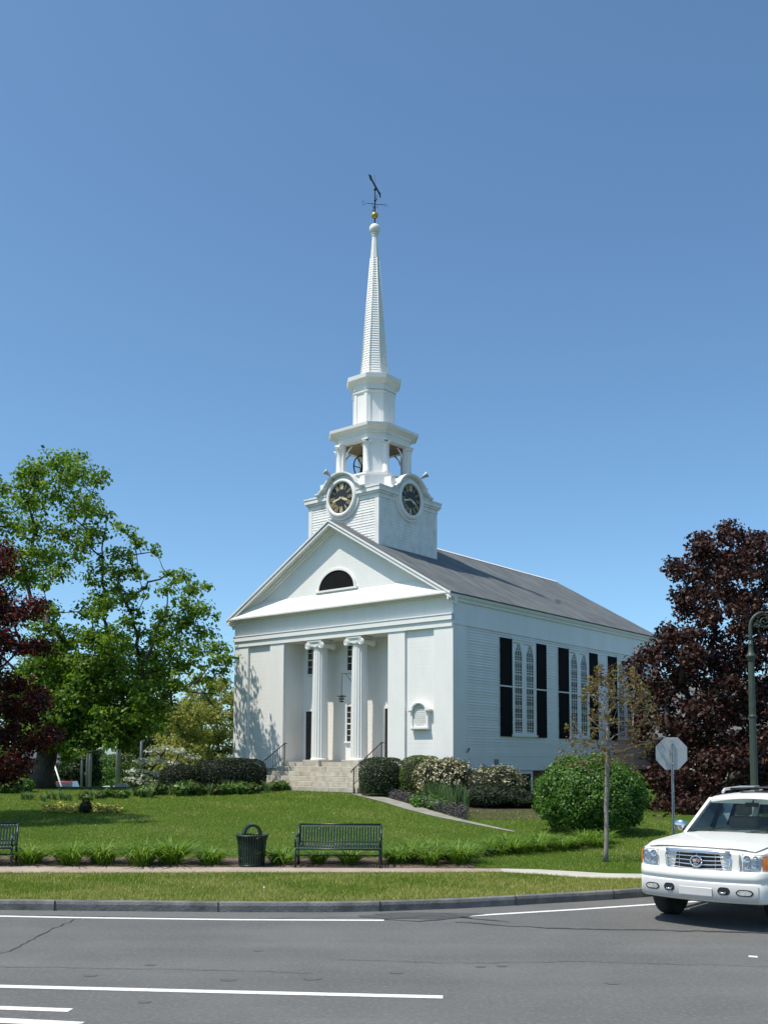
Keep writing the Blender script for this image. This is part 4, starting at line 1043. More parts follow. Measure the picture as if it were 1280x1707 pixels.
body.data.polygons.foreach_set('use_smooth', [abs(p.normal.y) < 2 and p.area > .0 for p in body.data.polygons])
try: body.data.set_sharp_from_angle(angle=math.radians(32))
except Exception: pass
# hood with its shut lines
mb = MB(); R = []
for x, zs, cr, hw in ((-.075, 1.107, .035, .80), (-.14, 1.131, .037, .84), (-.35, 1.161, .042, .87), (-.6, 1.176, .047, .88), (-1.0, 1.196, .052, .885), (-1.42, 1.216, .052, .885), (-1.66, 1.231, .036, .885)):
    R.append([(x-.03*(1-(abs(y)/hw)**2)*0, y, zs+cr*.75*(1-(max(0, abs(y)-.5)/.42)**1.2)*1.0+(cr*.25*(1-min(1, abs(y)/.5)**2))+.013+(.008 if abs(abs(y)-.55) < .12 else 0)) for y in np.linspace(-hw, hw, 23)])
mb.rings(R, False, True, False); mb.build('hood', CARP, suv)
# front fascia between the lamps + bumper
mb = MB(); mb.bevbox(-.10, .035, -.60, .60, .80, 1.09, .012); mb.build('fascia', CARP, suv)
def plan(y):                                  # bumper front line in plan
    a = abs(y); return .14-.10*(a/.8)**2 if a < .8 else .04-.34*((a-.8)/.22)**2.2
ys = [-1.02, -1.0, -.97, -.93, -.88, -.82, -.72, -.6, -.4, -.2, 0, .2, .4, .6, .72, .82, .88, .93, .97, 1.0, 1.02]
prof = [(-.12, .845), (-.02, .84), (.0, .82), (.012, .76), (.010, .715), (-.012, .70), (-.014, .685), (.0, .675), (.002, .56), (-.005, .47), (-.03, .41), (-.10, .385)]
R = []
for y in ys:
    x0 = plan(y); row = []
    for dx, z in prof:
        s = 1 if abs(y) < .97 else .5; row.append((x0+dx, y*(1-.0*dx), z+.012*(abs(y)/1.0)**2))
    R.append(row)
R = [[(-.62, -1.025, z) for _, z in prof]]+R+[[(-.62, 1.025, z) for _, z in prof]]
mb = MB(); mb.rings(R, False, True, False); bump = mb.build('bumper', [CARP], suv)
mb = MB()                                        # lower silver insert with plate recess
R = []
for y in np.linspace(-.86, .86, 25):
    x0 = plan(y); R.append([(x0+.006, y, .668), (x0+.014, y, .655), (x0+.013, y, .44), (x0-.01, y, .425)])
mb.rings(R, False, True, False); mb.build('lower_insert', SILV, bump)
mb = MB(); R = []
for y in np.linspace(-.245, .245, 7): R.append([(plan(y)+.024, y, .60), (plan(y)+.030, y, .59), (plan(y)+.030, y, .485), (plan(y)+.024, y, .47)])
mb.rings(R, False, False, False); mb.build('plate_recess', SILV, bump)
FOGL = mat('fog lamp lens', (.25, .26, .25), (.6, .6, .58), 25, .12, coat=.8)
for s in (-1, 1):
    def patch(y0, y1, z0, z1, d, n=9):            # a rounded opening that follows the bumper
        m_ = MB(); R = []
        for i in range(n):
            t_ = i/(n-1); y = y0+(y1-y0)*t_; e = (1-abs(2*t_-1)**4)**.5; zm, hh = (z0+z1)/2, (z1-z0)/2*max(.25, e)
            R.append([(plan(y)+.0, s*y, zm-hh), (plan(y)+d, s*y, zm-hh*.9), (plan(y)+d, s*y, zm+hh*.9), (plan(y)+.0, s*y, zm+hh)])
        return m_.rings(R, False, False, False)
    patch(.32, .49, .505, .625, .020).build('tow_hook_opening', DARKP, bump)
    mb = MB(); x = plan(.40); mb.tube([(x+.02, s*.36, .56), (x+.05, s*.37, .54), (x+.05, s*.43, .54), (x+.02, s*.44, .56)], .014, 6); mb.build('tow_hook', CHROME, bump)
    patch(.57, .80, .505, .605, .022).build('fog_lamp', DARKP, bump)
    patch(.59, .78, .52, .59, .026).build('fog_lens', FOGL, bump)
mb = MB(); R = []
mb.box(-.7, -.10, -.82, .82, .36, .45); mb.build('underbody', DARKP, suv)
# grille
mb = MB(); gz0, gz1, gy = .855, 1.075, .47
def gx(y): return .036+.035*(1-(y/gy)**2)
R = [[(gx(y)-.015, y, gz0-.035*(1-(y/gy)**2)), (gx(y)-.02, y, gz1)] for y in np.linspace(-gy, gy, 13)]
mb.rings(R, False, False, False); gr = mb.build('grille', DARKP, suv)
mb = MB(); P = [(gx(y)+.012, y, gz1+.012) for y in np.linspace(-gy, gy, 13)]+[(gx(gy)+.012, gy+.012, gz1-.05), (gx(gy)+.012, gy-.005, gz0+.02)]+[(gx(y)+.012, y, gz0-.015-.035*(1-(y/gy)**2)) for y in np.linspace(gy*.95, -gy*.95, 13)]+[(gx(gy)+.012, -gy+.005, gz0+.02), (gx(gy)+.012, -gy-.012, gz1-.05)]
P.append(P[0]); mb.tube(P, .017, 8); mb.tube([(gx(y)+.008, y, gz1+.028) for y in np.linspace(-gy-.01, gy+.01, 13)], .022, 8); mb.build('surround', CHROME, gr)
mb = MB()
for k in range(4):
    z = gz0+.0+(gz1-gz0)*(k+.55)/4.3; mb.tube([(gx(y)+.008, y, z-.030*(1-(y/gy)**2)*(1-k/4)) for y in np.linspace(-gy+.01, gy-.01, 13)], .0085, 6)
for y in (-.27, 0, .27): mb.bar((gx(y)+.002, y, gz0-.03), (gx(y)+.002, y, gz1), .007)
mb.build('bar', CHROME, gr)
em = MB(); ex = gx(0)+.03; ez = .958
em.tube([(ex, .083*math.cos(2*PI*i/28), ez+.075*math.sin(2*PI*i/28)) for i in range(29)], .014, 6)
for i in range(18):
    a = 2*PI*i/18; em.sphere((ex+.004, .083*math.cos(a), ez+.075*math.sin(a)), .015, 6, (1, 1, 1))
eo = em.build('wreath_emblem', CHROME, suv)
em = MB(); sh = [(-.05, .035), (.05, .035), (.05, -.005), (.03, -.035), (0, -.05), (-.03, -.035), (-.05, -.005)]
em.prism([(y, ez+z) for y, z in sh], 'x', ex-.012, ex+.006); em.build('crest', CHROME, eo)
for (y0, y1, z0, z1), c in (((.003, .04, .003, .028), (.30, .08, .09)), ((-.04, -.003, .003, .028), (.48, .42, .26)), ((.003, .034, -.03, -.003), (.02, .02, .02)), ((-.034, -.003, -.03, -.003), (.10, .13, .26))):
    em = MB(); em.box(ex+.0062, ex+.0085, y0, y1, ez+z0, ez+z1); em.build('crest_field', mat('enamel', c, rough=.3), eo)
# headlamps
for s in (-1, 1):
    def hp(y, z, d=0):                            # wrapped front corner
        a = abs(y); return (.034-.03*max(0, (a-.60)/.2)-.10*max(0, (a-.80)/.14)**1.6+d, s*a, z)
    yy = [.615, .68, .74, .80, .85, .90, .935]
    mb = MB(); mb.rings([[hp(y, .868+.01*(y-.6), -.05), hp(y, 1.082, -.055)] for y in yy], False, True, False); hl = mb.build('headlight', mat('lamp housing', (.35, .36, .38), (.60, .61, .63), 14, .16, metal=.85), suv)
    mb = MB()
    for y, z, r in ((.70, 1.025, .052), (.80, .955, .058), (.70, .915, .045), (.815, 1.04, .035)):
        c = hp(y, z, -.030); mb.lathe([(.004, -.028), (r*.55, -.018), (r, .012), (r*.93, .014), (r*.5, -.006)], c, 18, 'x'); mb.sphere((c[0]-.004, c[1], c[2]), r*.33, 8)
    mb.build('reflector', CHROME, hl)
    mb = MB(); mb.rings([[hp(y, .872, .006), hp(y, .975, .012), hp(y, 1.078, -.002)] for y in yy[:6]], False, True, False); mb.build('lens', CLEAR, hl)
    mb = MB(); mb.rings([[hp(y, .875, .008), hp(y, .975, .014), hp(y, 1.072, .0)] for y in (.898, .912, .925, .938, .952)], False, True, False); mb.build('turn_signal', AMBER, hl)
    mb = MB(); E_ = [hp(.606, .862), hp(.606, 1.09)]; mb.tube([hp(.606, .862, .006)]+[hp(y, 1.09, .004) for y in yy], .006, 5); mb.build('trim', CHROME, hl)
# greenhouse
A0, A1 = (-1.68, .90, 1.22), (-2.40, .735, 1.775)
mb = MB(); R = []
for x, hw, z, c in ((-2.30, .70, 1.765, .035), (-2.38, .735, 1.79, .045), (-2.55, .75, 1.81, .055), (-3.0, .765, 1.83, .06), (-3.6, .765, 1.83, .06), (-4.5, .755, 1.815, .055), (-4.78, .735, 1.79, .04), (-4.88, .70, 1.75, .02)):
    R.append([(x, y*hw, z+c*(1-(abs(y))**2.2)) for y in np.linspace(-1, 1, 15)]+[(x, hw*1.012, z-.03), (x, hw*1.0, z-.06), (x, -hw*1.0, z-.06), (x, -hw*1.012, z-.03)])
mb.rings(R, True, True); roof_ = mb.build('roof', CARP, suv)
for s in (-1, 1):
    for nm, p, q, wd in (('pillar', (-1.70, .915, 1.22), (-2.38, .735, 1.775), .06), ('pillar', (-2.98, .945, 1.24), (-3.04, .765, 1.79), .09), ('pillar', (-3.72, .945, 1.25), (-3.74, .765, 1.79), .09), ('pillar', (-4.80, .93, 1.24), (-4.74, .745, 1.77), .16)):
        mb = MB(); mb.bar((p[0], s*p[1], p[2]), (q[0], s*q[1], q[2]), wd, .05); mb.build(nm, CARP if p[0] > -2.2 or p[0] < -4 else DARKP, suv)
    for x0, x1, u0, u1 in ((-1.80, -2.96, -2.40, -3.03), (-3.0, -3.70, -3.06, -3.73), (-3.74, -4.78, -3.75, -4.72)):
        mb = MB(); f = [(x0, s*.948, 1.25), (x1, s*.948, 1.25), (u1, s*.768, 1.78), (u0, s*.768, 1.78)]; mb.add(f, [(0, 1, 2, 3)]); mb.build('side_window', CGLASS, suv)
mb = MB(); R = []
for i in range(7):
    t_ = i/6; x = A0[0]+(A1[0]-A0[0])*t_; z = A0[2]+.015+(A1[2]-A0[2])*t_; hw = .885+(.70-.885)*t_
    R.append([(x+.10*(1-(abs(y))**2)+.02*math.sin(PI*t_), y*hw, z) for y in np.linspace(-1, 1, 11)])
mb.rings(R, False, True, False); ws = mb.build('windscreen', CGLASS, suv)
mb = MB(); mb.tube([(R[0][i][0]+.01, R[0][i][1], R[0][i][2]-.005) for i in range(11)], .014, 6); mb.build('seal', DARKP, ws)
for y0, y1 in ((-.62, -.02), (.05, .66)):
    mb = MB(); mb.tube([(-1.55, y0, 1.262), (-1.62, (y0+y1)/2, 1.305), (-1.67, y1, 1.315)], [.012, .009, .007], 6); mb.tube([(-1.66, y0+.12, 1.300), (-1.685, y1+.10, 1.325)], .006, 5); mb.build('wiper', DARKP, suv)
mb = MB(); mb.box(-1.82, -1.60, -.85, .85, 1.20, 1.262); mb.build('cowl', DARKP, suv)
mb = MB(); mb.add([(-4.98, -.80, 1.27), (-4.98, .80, 1.27), (-4.88, .68, 1.74), (-4.88, -.68, 1.74)], [(0, 1, 2, 3)]); mb.build('rear_window', CGLASS, suv)
mb = MB(); mb.box(-2.15, -1.75, -.84, .84, 1.05, 1.238); mb.build('dashboard', mat('grey dashboard', (.07, .075, .075), (.10, .105, .1), 4, .6), suv)
mb = MB(); mb.tube([(-2.23+.05*math.sin(2*PI*i/24), .40+.19*math.cos(2*PI*i/24), 1.17+.18*math.sin(2*PI*i/24)) for i in range(25)], .018, 6); mb.build('steering_wheel', DARKP, suv)
for y in (-.42, .42):
    mb = MB(); mb.bevbox(-2.98, -2.48, y-.25, y+.25, .75, .95, .05); mb.bevbox(-3.11, -2.93, y-.25, y+.25, .90, 1.46, .06); mb.bevbox(-3.09, -2.97, y-.13, y+.13, 1.48, 1.66, .04); mb.build('seat', SEATM, suv)
mb = MB(); mb.bevbox(-3.90, -3.70, -.7, .7, .8, 1.42, .06); mb.build('rear_seat', SEATM, suv)
mb = MB(); mb.box(-4.9, -1.5, -.93, .93, .60, .66); mb.build('cabin_floor', DARKP, suv)
mb = MB(); mb.bevbox(-2.25, -2.22, -.11, .11, 1.66, 1.73, .012); mb.tube([(-2.24, 0, 1.7), (-2.32, 0, 1.78)], .012, 6); mb.build('rear_view_mirror', DARKP, suv)
for s in (-1, 1):
    mb = MB(); mb.sphere((-1.93, s*1.10, 1.335), .105, 18, (.62, 1.12, .92)); mo = mb.build('side_mirror', CHROME, suv)
    mb = MB(); mb.tube([(-1.88, s*.94, 1.25), (-1.92, s*1.03, 1.28)], .035, 8); mb.build('mirror_arm', DARKP, mo)
    mb = MB(); mb.tube([(-2.60, s*.62, 1.875), (-2.72, s*.63, 1.925), (-3.5, s*.645, 1.945), (-4.4, s*.63, 1.93), (-4.5, s*.62, 1.87)], .024, 8); mb.build('roof_rail', SILV, suv)
    mb = MB(); mb.box(-3.45, -1.45, min(s*1.0, s*1.10), max(s*1.0, s*1.10), .36, .42); mb.build('running_board', DARKP, suv)
    mb = MB(); x0 = -5.02; mb.bevbox(x0-.03, x0+.06, min(s*.80, s*.965), max(s*.80, s*.965), .85, 1.2, .02); mb.build('tail_light', REDL, suv)
    for x0, x1 in ((-1.55, -2.80), (-2.83, -3.62)):
        mb = MB(); y = s*1.0055
        for xx in (x0, x1): mb.bar((xx, y, .48), (xx, y, 1.2), .008, .004)
        dr = mb.build('door_gap', DARKP, suv)
        mb = MB(); mb.bevbox(x1+.10, x1+.30, min(y, y+s*.035), max(y, y+s*.035), 1.02, 1.05, .01); mb.build('door_handle', CHROME, suv)
    mb = MB(); mb.box(-4.9, -1.5, min(s*1.003, s*1.018), max(s*1.003, s*1.018), .66, .76); mb.build('side_moulding', SILV, suv)
for x in (-2.95, -4.15):
    mb = MB(); mb.tube([(x, -.63, 1.93), (x, 0, 1.955), (x, .63, 1.93)], .02, 6); mb.build('roof_rack_bar', DARKP, suv)
mb = MB(); mb.bevbox(-3.65, -2.75, -.40, .40, 1.872, 1.895, .01); mb.build('sunroof', DGLASS, suv)
mb = MB(); mb.bevbox(-5.16, -4.98, -.99, .99, .45, .75, .05); mb.build('rear_bumper', CARP, suv)
for x, y in AX:
    s = 1 if y > 0 else -1; yc = s*.86
    M_ = Matrix.Translation((x, yc, .385)) @ Matrix.Rotation(math.radians(-6) if x > -2 else 0, 4, 'Z')
    mb = MB(); mb.m = M_; mb.lathe([(.24, -.11), (.31, -.135), (.355, -.13), (.383, -.105), (.388, -.05), (.388, .05), (.383, .105), (.355, .13), (.31, .135), (.24, .11)], (0, 0, 0), 40, 'y')
    wh = mb.build('wheel', RUBBER, suv)
    mb = MB(); mb.m = M_; mb.lathe([(.02, s*.075), (.075, s*.085), (.08, s*.05), (.20, s*.045), (.235, s*.10), (.25, s*.11), (.245, s*.02), (.02, s*.0)], (0, 0, 0), 28, 'y')
    for k in range(7):
        a = 2*PI*k/7; mb.bar((.07*math.cos(a), s*.075, .07*math.sin(a)), (.23*math.cos(a), s*.085, .23*math.sin(a)), .05, .02)
    mb.build('rim', mat('chromed alloy', (.6, .6, .6), rough=.2, metal=.9), wh)
# ================================================================== THINGS FAR OFF ON THE LEFT
def small_car(name, label, loc, rz, paint, tall=1.45, ln=4.4):
    c = thing(name, label, 'car', loc, rz, 'cars on the far road')
    mb = MB(); R = []
    for x, hw, zb, zt2 in ((0, .72, .45, .70), (-.08, .80, .32, .78), (-.5, .86, .25, .86), (-1.2, .88, .25, .95), (-3.4, .88, .25, 1.0), (-ln+.1, .85, .3, .97), (-ln, .78, .45, .90)):
        R.append([(x, -hw*.9, zb), (x, -hw, zb+.15), (x, -hw, zt2-.1), (x, -hw*.92, zt2), (x, hw*.92, zt2), (x, hw, zt2-.1), (x, hw, zb+.15), (x, hw*.9, zb)])
    mb.rings(R, True, False); mb.build('body', paint, c)
    x1 = -1.15; xr = -ln+(.35 if tall < 1.6 else .1)
    mb = MB(); mb.rings([[(x, y*hw, z) for x, y in ((x1-a, -1), (x1-a, 1), (xr+b, 1), (xr+b, -1))] for z, hw, a, b in ((.95, .84, 0, 0), (tall-.10, .68, .65, .35))], True, False); mb.build('window', DGLASS, c)
    mb = MB(); mb.rings([[(x, y*hw, z) for x, y in ((x1-a, -1), (x1-a, 1), (xr+b, 1), (xr+b, -1))] for z, hw, a, b in ((tall-.11, .69, .62, .33), (tall-.03, .66, .75, .42), (tall, .5, 1.0, .6))], True, False); mb.build('roof', paint, c)
    for s in (-1, 1):
        mb = MB(); mb.bevbox(-.09, .0, min(s*.48, s*.76), max(s*.48, s*.76), .58, .72, .02); mb.build('headlight', mat('small lamp', (.6, .6, .58), rough=.2), c)
        for x in (-.85, -ln+.85):
            mb = MB(); mb.lathe([(.05, -.1), (.31, -.1), (.31, .1), (.05, .1)], (x, s*.80, .31), 18, 'y'); mb.build('wheel', RUBBER, c)
    mb = MB(); mb.box(-.03, .012, -.40, .40, .50, .62); mb.build('grille', DARKP, c)
    return c
def far_at(px, y, top, h):                       # stands so that its top shows at the photographed height
    p = at(px, top, y); return (p[0], p[1], p[2]-h)
small_car('distant_car', 'red car under the leaning white guy wire guard far down the road', far_at(100, 84, 1303, 1.62), math.radians(-84), mat('red car paint', (.22, .02, .025), (.25, .03, .03), 2, .25, coat=.8), 1.62, 4.5)
small_car('distant_car', 'pale silver car on the far road beside the milestone', far_at(179, 118, 1311, 1.42), math.radians(-80), mat('silver car paint', (.42, .45, .46), (.46, .49, .5), 2, .3, coat=.6), 1.42)
small_car('distant_car', 'white car half hidden between the red car and the twin poles', far_at(132, 100, 1311, 1.42), math.radians(-78), mat('white car paint', (.65, .65, .64), rough=.3, coat=.6), 1.42)
POLEW = mat('grey weathered pole', (.22, .20, .18), (.34, .32, .29), 6, .9, stretch=(1, 1, .2))
def pole(label, px, y, top, bot, r, arms=0):
    a, b = at(px, top, y), at(px, bot, y); h = a[2]-b[2]
    p = thing('utility_pole', label, 'pole', tuple(b), 0, 'utility poles down the road')
    mb = MB(); mb.tube([(0, 0, -1), (0, 0, h)], [r, r*.8], 10); mb.build('shaft', POLEW, p)
    if arms:
        mb = MB(); mb.bar((-1.2, 0, h-.6), (1.2, 0, h-.6), .12); mb.build('crossarm', POLEW, p)
        for x in (-1.1, -.5, .5, 1.1):
            mb = MB(); mb.lathe([(.03, h-.55), (.06, h-.45), (.05, h-.38)], (x, 0, 0), 8); mb.build('insulator', STONE, p)
    return np.array([b[0], b[1], a[2]])
t1 = pole('stout utility pole standing left of the white flowering dogwood', 196.5, 66, 1120, 1318, .17, 1)
t2 = pole('slim grey pole, left one of the close pair beyond the planting', 145, 88, 1150, 1318, .12)
t3 = pole('slim grey pole, right one of the close pair beyond the planting', 150, 84, 1140, 1318, .14)
t4 = pole('thin pale pole beside the close pair, nearer the red car', 136, 96, 1200, 1316, .10)
t5 = pole('grey pole at the far left beyond the bright clipped shrub', 29, 70, 1230, 1312, .12)
t6 = pole('short pole standing behind the white flowering dogwood', 235, 90, 1180, 1300, .13)
a, b = at(88, 1265, 72), at(106.5, 1322, 70)
gw = thing('guy_wire', 'leaning white guy wire guard in front of the red car', 'wire guard', tuple(b)); mb = MB(); d_ = a-b; mb.tube([(0, 0, 0), tuple(d_)], .06, 8); mb.build('guard', mat('white plastic guard', (.7, .7, .7), rough=.5), gw)
mb = MB(); mb.tube([tuple(d_), tuple(d_*2.2)], .012, 5); mb.build('wire', IRON, gw)
for dz, lab in ((0, 'upper thin black cable strung between the poles beyond the maple'), (-.9, 'lower thin black cable strung between the poles beyond the maple')):
    P = []
    p0, p1 = t1+np.array([0, 0, -.7+dz]), t5+np.array([-6, 20, 5+dz])
    for i in range(15):
        s = i/14; q = p0+(p1-p0)*s; q[2] -= 1.2*math.sin(PI*s); P.append(tuple(q-p0))
    mb = MB(); mb.tube(P, .022, 4); o = mb.build('overhead_cable', IRON); o.location = p0; tag(o, lab, 'cable')
g = at(205, 1318, 56); zb = at(205, 1307, 56)
mb = MB(); mb.prism([(-.30, -.6), (.30, -.6), (.30, .45), (.24, .52), (-.24, .52), (-.30, .45)], 'y', -.12, .12); mb.box(-.85, -.302, -.12, .15, -.6, .10)
ms = mb.build('milestone', STONE); ms.location = tuple(zb-np.array([0, 0, .5])); tag(ms, 'pale stone marker block standing by the road below the dogwood', 'stone')
# houses glimpsed behind the trees
def house(name, label, loc, rz, wx, dy, h, wallm, roofm, nwin):
    t_ = thing(name, label, 'house', loc, rz); mb = MB(); mb.box(-wx/2, wx/2, 0, dy, -2, h); mb.prism([(0, h), (dy, h), (dy/2, h+dy*.36)], 'x', -wx/2+.01, wx/2-.01); mb.build('wall', wallm, t_)
    mb = MB()
    for s in (0, 1):
        y0, y1 = (-.35, dy/2) if s == 0 else (dy+.35, dy/2)
        z0, z1 = h-.25+.04, h+dy*.36+.04; mb.add([(-wx/2-.3, y0, z0), (wx/2+.3, y0, z0), (wx/2+.3, y1, z1), (-wx/2-.3, y1, z1), (-wx/2-.3, y0, z0+.12), (wx/2+.3, y0, z0+.12), (wx/2+.3, y1, z1+.12), (-wx/2-.3, y1, z1+.12)], [(0, 1, 2, 3), (7, 6, 5, 4), (0, 4, 5, 1), (1, 5, 6, 2), (2, 6, 7, 3), (3, 7, 4, 0)])
    mb.build('roof', roofm, t_)
    for i in range(nwin):
        for z in ((.9,) if h < 4 else (.9, 3.5)):
            x = -wx/2+wx*(i+.5)/nwin; mb = MB(); mb.box(x-.45, x+.45, -.02, .02, z, z+1.5); wn = mb.build('window', DGLASS, t_)
            mb = MB(); mb.box(x-.57, x-.45, -.05, .02, z-.1, z+1.6); mb.box(x+.45, x+.57, -.05, .02, z-.1, z+1.6); mb.box(x-.45, x+.45, -.05, .02, z+1.5, z+1.6); mb.box(x-.62, x+.62, -.09, .02, z-.22, z-.1); mb.box(x-.45, x+.45, -.04, .02, z+.72, z+.78); mb.build('frame', WHITE, wn)
    return t_
house('brick_house', 'dark brick house almost hidden in the shade behind the purple maple', (20.5, 50, .3), -.35, 13, 9, 3.4, BRICK, SHINGLE, 5)
house('white_house', 'white house glimpsed through gaps low in the purple maple', (47, 92, -3.5), -.4, 14, 9, 3.8, WHITE, SHINGLE, 5)
house('grey_house', 'grey gabled house far off behind the big maple trunk', at(82, 1290, 125)-np.array([0, 0, 5]), .9, 9, 9, 4.5, mat('grey siding', (.30, .30, .30), (.36, .36, .36), 1, .7), SHINGLE, 3)

# ================================================================== TREES AND PLANTING
MAPLE = leafmat('maple leaves', [(.045, .10, .010), (.09, .17, .018), (.14, .225, .028), (.20, .27, .045)], .42, .5, .3, (1.6, 1.7, .5))
REDM = leafmat('dark red japanese maple leaves', [(.012, .004, .005), (.026, .007, .006), (.075, .013, .009), (.19, .034, .016)], .30, .5, .3, (1.9, .8, .6))
PURP = leafmat('purple maple leaves', [(.016, .007, .007), (.032, .013, .010), (.050, .020, .014), (.085, .038, .025)], .15, .5, .3, (1.8, .8, .6))
YEW = leafmat('dark yew needles', [(.006, .014, .004), (.013, .026, .007), (.022, .038, .010)], .1, .55, .3)
BOXL = leafmat('clipped box leaves', [(.012, .030, .006), (.025, .052, .010), (.040, .070, .016)], .15, .45, .4)
BRIGHT = leafmat('bright green leaves', [(.030, .085, .008), (.055, .135, .014), (.085, .175, .022), (.12, .21, .035)], .25, .45, .4)
OLIVE = leafmat('olive yew', [(.045, .080, .009), (.08, .12, .014), (.11, .15, .024)], .2, .5, .3)
PIERIS = leafmat('flowering shrub leaves', [(.035, .045, .018), (.075, .085, .035), (.12, .115, .05)], .2, .5, .4)
CREAM = leafmat('cream blossom', [(.36, .31, .17), (.48, .43, .26), (.60, .56, .38)], .2, .7, .2, (1, 1, .8))
YELG = leafmat('young yellow green leaves', [(.15, .175, .035), (.22, .245, .055), (.29, .29, .08), (.33, .31, .11)], .35, .6, .2)
MIDG = leafmat('mid green leaves', [(.035, .065, .014), (.060, .095, .022), (.09, .125, .03)], .3, .6, .2)
DARKG = leafmat('dark green leaves', [(.014, .030, .009), (.028, .050, .014), (.045, .07, .02)], .2, .6, .3)
RUST = leafmat('rusty young leaves', [(.11, .045, .022), (.17, .10, .04), (.19, .16, .055), (.14, .17, .045)], .35, .5, .3, (1.5, 1.2, .6))
DOGW = leafmat('dogwood bracts and leaves', [(.62, .62, .56), (.72, .72, .66), (.09, .14, .04), (.70, .70, .63), (.12, .17, .05)], .3, .6, .2, (1.1, 1.1, .9))
LILY = leafmat('daylily blades', [(.09, .175, .018), (.135, .235, .030), (.19, .29, .05)], .3, .45, .35)
IRISL = leafmat('iris blades', [(.09, .16, .055), (.14, .22, .085), (.18, .26, .12)], .25, .45, .4)
LAVEN = leafmat('purple edging plant', [(.050, .045, .055), (.085, .068, .09), (.055, .07, .04), (.10, .08, .11)], .15, .7, .2, (1, 1, 1))
YFL = leafmat('yellow flowers', [(.55, .42, .05), (.66, .55, .10), (.07, .12, .03), (.60, .52, .16)], .15, .6, .2, (1, 1, .6))
GRB = leafmat('grass blades', [(.105, .178, .017), (.15, .235, .028), (.205, .28, .046), (.31, .32, .10)], .3, .6, .12)
VRB = leafmat('dry mixed grass blades', [(.17, .215, .035), (.29, .31, .065), (.41, .40, .13), (.55, .49, .25)], .3, .7, .12, (1.4, 1.4, .7))
# ---- big green maple, left
def pxr(r, y): return r/1652*y
cl = []
mp_ = [(95, 772, 34), (62, 785, 28), (128, 792, 32), (163, 806, 22), (100, 825, 42), (148, 846, 30), (48, 836, 30), (62, 885, 38), (108, 888, 34), (150, 882, 24), (20, 880, 34), (8, 815, 26), (-20, 850, 45), (-60, 900, 55), (-40, 960, 50),
      (15, 925, 36), (70, 930, 34), (120, 925, 24), (148, 905, 22), (95, 960, 26), (45, 965, 34), (212, 886, 18), (232, 908, 18), (253, 918, 12), (195, 925, 22), (172, 955, 24), (205, 958, 24), (232, 950, 14), (170, 1000, 28), (200, 1000, 24), (145, 1018, 26), (228, 985, 16),
      (300, 964, 20), (286, 985, 20), (325, 985, 22), (345, 1012, 20), (308, 1012, 28), (270, 1030, 24), (298, 1048, 30), (335, 1048, 30), (362, 1080, 24), (384, 1098, 18), (372, 1122, 14), (345, 1128, 18), (318, 1086, 28), (283, 1082, 30), (255, 1062, 22), (300, 1112, 22),
      (222, 1040, 22), (190, 1058, 30), (150, 1062, 30), (228, 1092, 30), (190, 1105, 34), (150, 1112, 36), (112, 1072, 28), (262, 1118, 26), (115, 1128, 34), (160, 1155, 34), (205, 1150, 34), (245, 1152, 28), (288, 1142, 20), (265, 1178, 20), (225, 1190, 28), (180, 1196, 32), (138, 1196, 34), (100, 1190, 34), (110, 1236, 28), (148, 1234, 26), (190, 1228, 26), (60, 1150, 40), (50, 1220, 40), (20, 1180, 45), (75, 1020, 30), (-30, 1050, 50), (-30, 1150, 50), (225, 1224, 22), (130, 1165, 36), (95, 1215, 32), (170, 1215, 30), (250, 1205, 22), (120, 1245, 22), (75, 1110, 36), (90, 1160, 34), (355, 1146, 12), (70, 1080, 36)]
for px, py, r in mp_:
    prof = 3.6 if px < 220 else 2.0
    offs = [rng.normal(0, prof*.55)]
    if py > 1100 and px < 300: offs = [rng.uniform(-3.5, -1), rng.uniform(-1, 1.5), rng.uniform(1.5, 4)]
    elif r >= 26 and 40 < px < 260 and rng.random() < .6: offs = [rng.uniform(-prof, -.5), rng.uniform(.5, prof)]
    for o_ in offs:
        y = 50+o_; cl.append((at(px+rng.normal(0, 3), py+rng.normal(0, 3), y), pxr(r, y)*1.08))
        for q in range(1 if px < 160 and py < 1050 else 2):
            a_ = rng.uniform(0, 2*PI); cl.append((at(px+r*1.1*math.cos(a_), py+r*.95*math.sin(a_), y+rng.normal(0, .8)), pxr(r*.6, y)))
tb = at(70, 1316, 50); tb[2] = zt(0, 50)
tree('maple_tree', 'tall bright green maple with spreading limbs left of the church', 'tree', tb, at(92, 1190, 50), cl, .50, MAPLE, .20, 310, (1.1, 1.1, .7), shell=.05, upb=.75, expo=.62)
# ---- dark red japanese maple at the left edge
cl = []
lim = [(925, 26), (955, 30), (980, 12), (1010, 50), (1045, 84), (1085, 98), (1125, 96), (1165, 86), (1205, 100), (1245, 88), (1275, 50)]
for py, xr in lim:
    x = xr-20
    while x > -260:
        y = 31+rng.uniform(-1, 1)*2.6*math.sqrt(max(0.05, 1-((x+75)/190)**2)); cl.append((at(x+rng.normal(0, 6)-6, py+rng.normal(0, 17), y), pxr(rng.uniform(22, 36), y))); x -= 30
tb = at(-60, 1318, 31); tb[2] = zt(0, 31)
tree('japanese_maple', 'dark red leaved japanese maple at the left edge in front of the green maple', 'tree', tb, at(-60, 1245, 31), cl, .22, REDM, .14, 1500, (1.1, 1.1, .75), shell=.15, asp=.5, upb=.8)
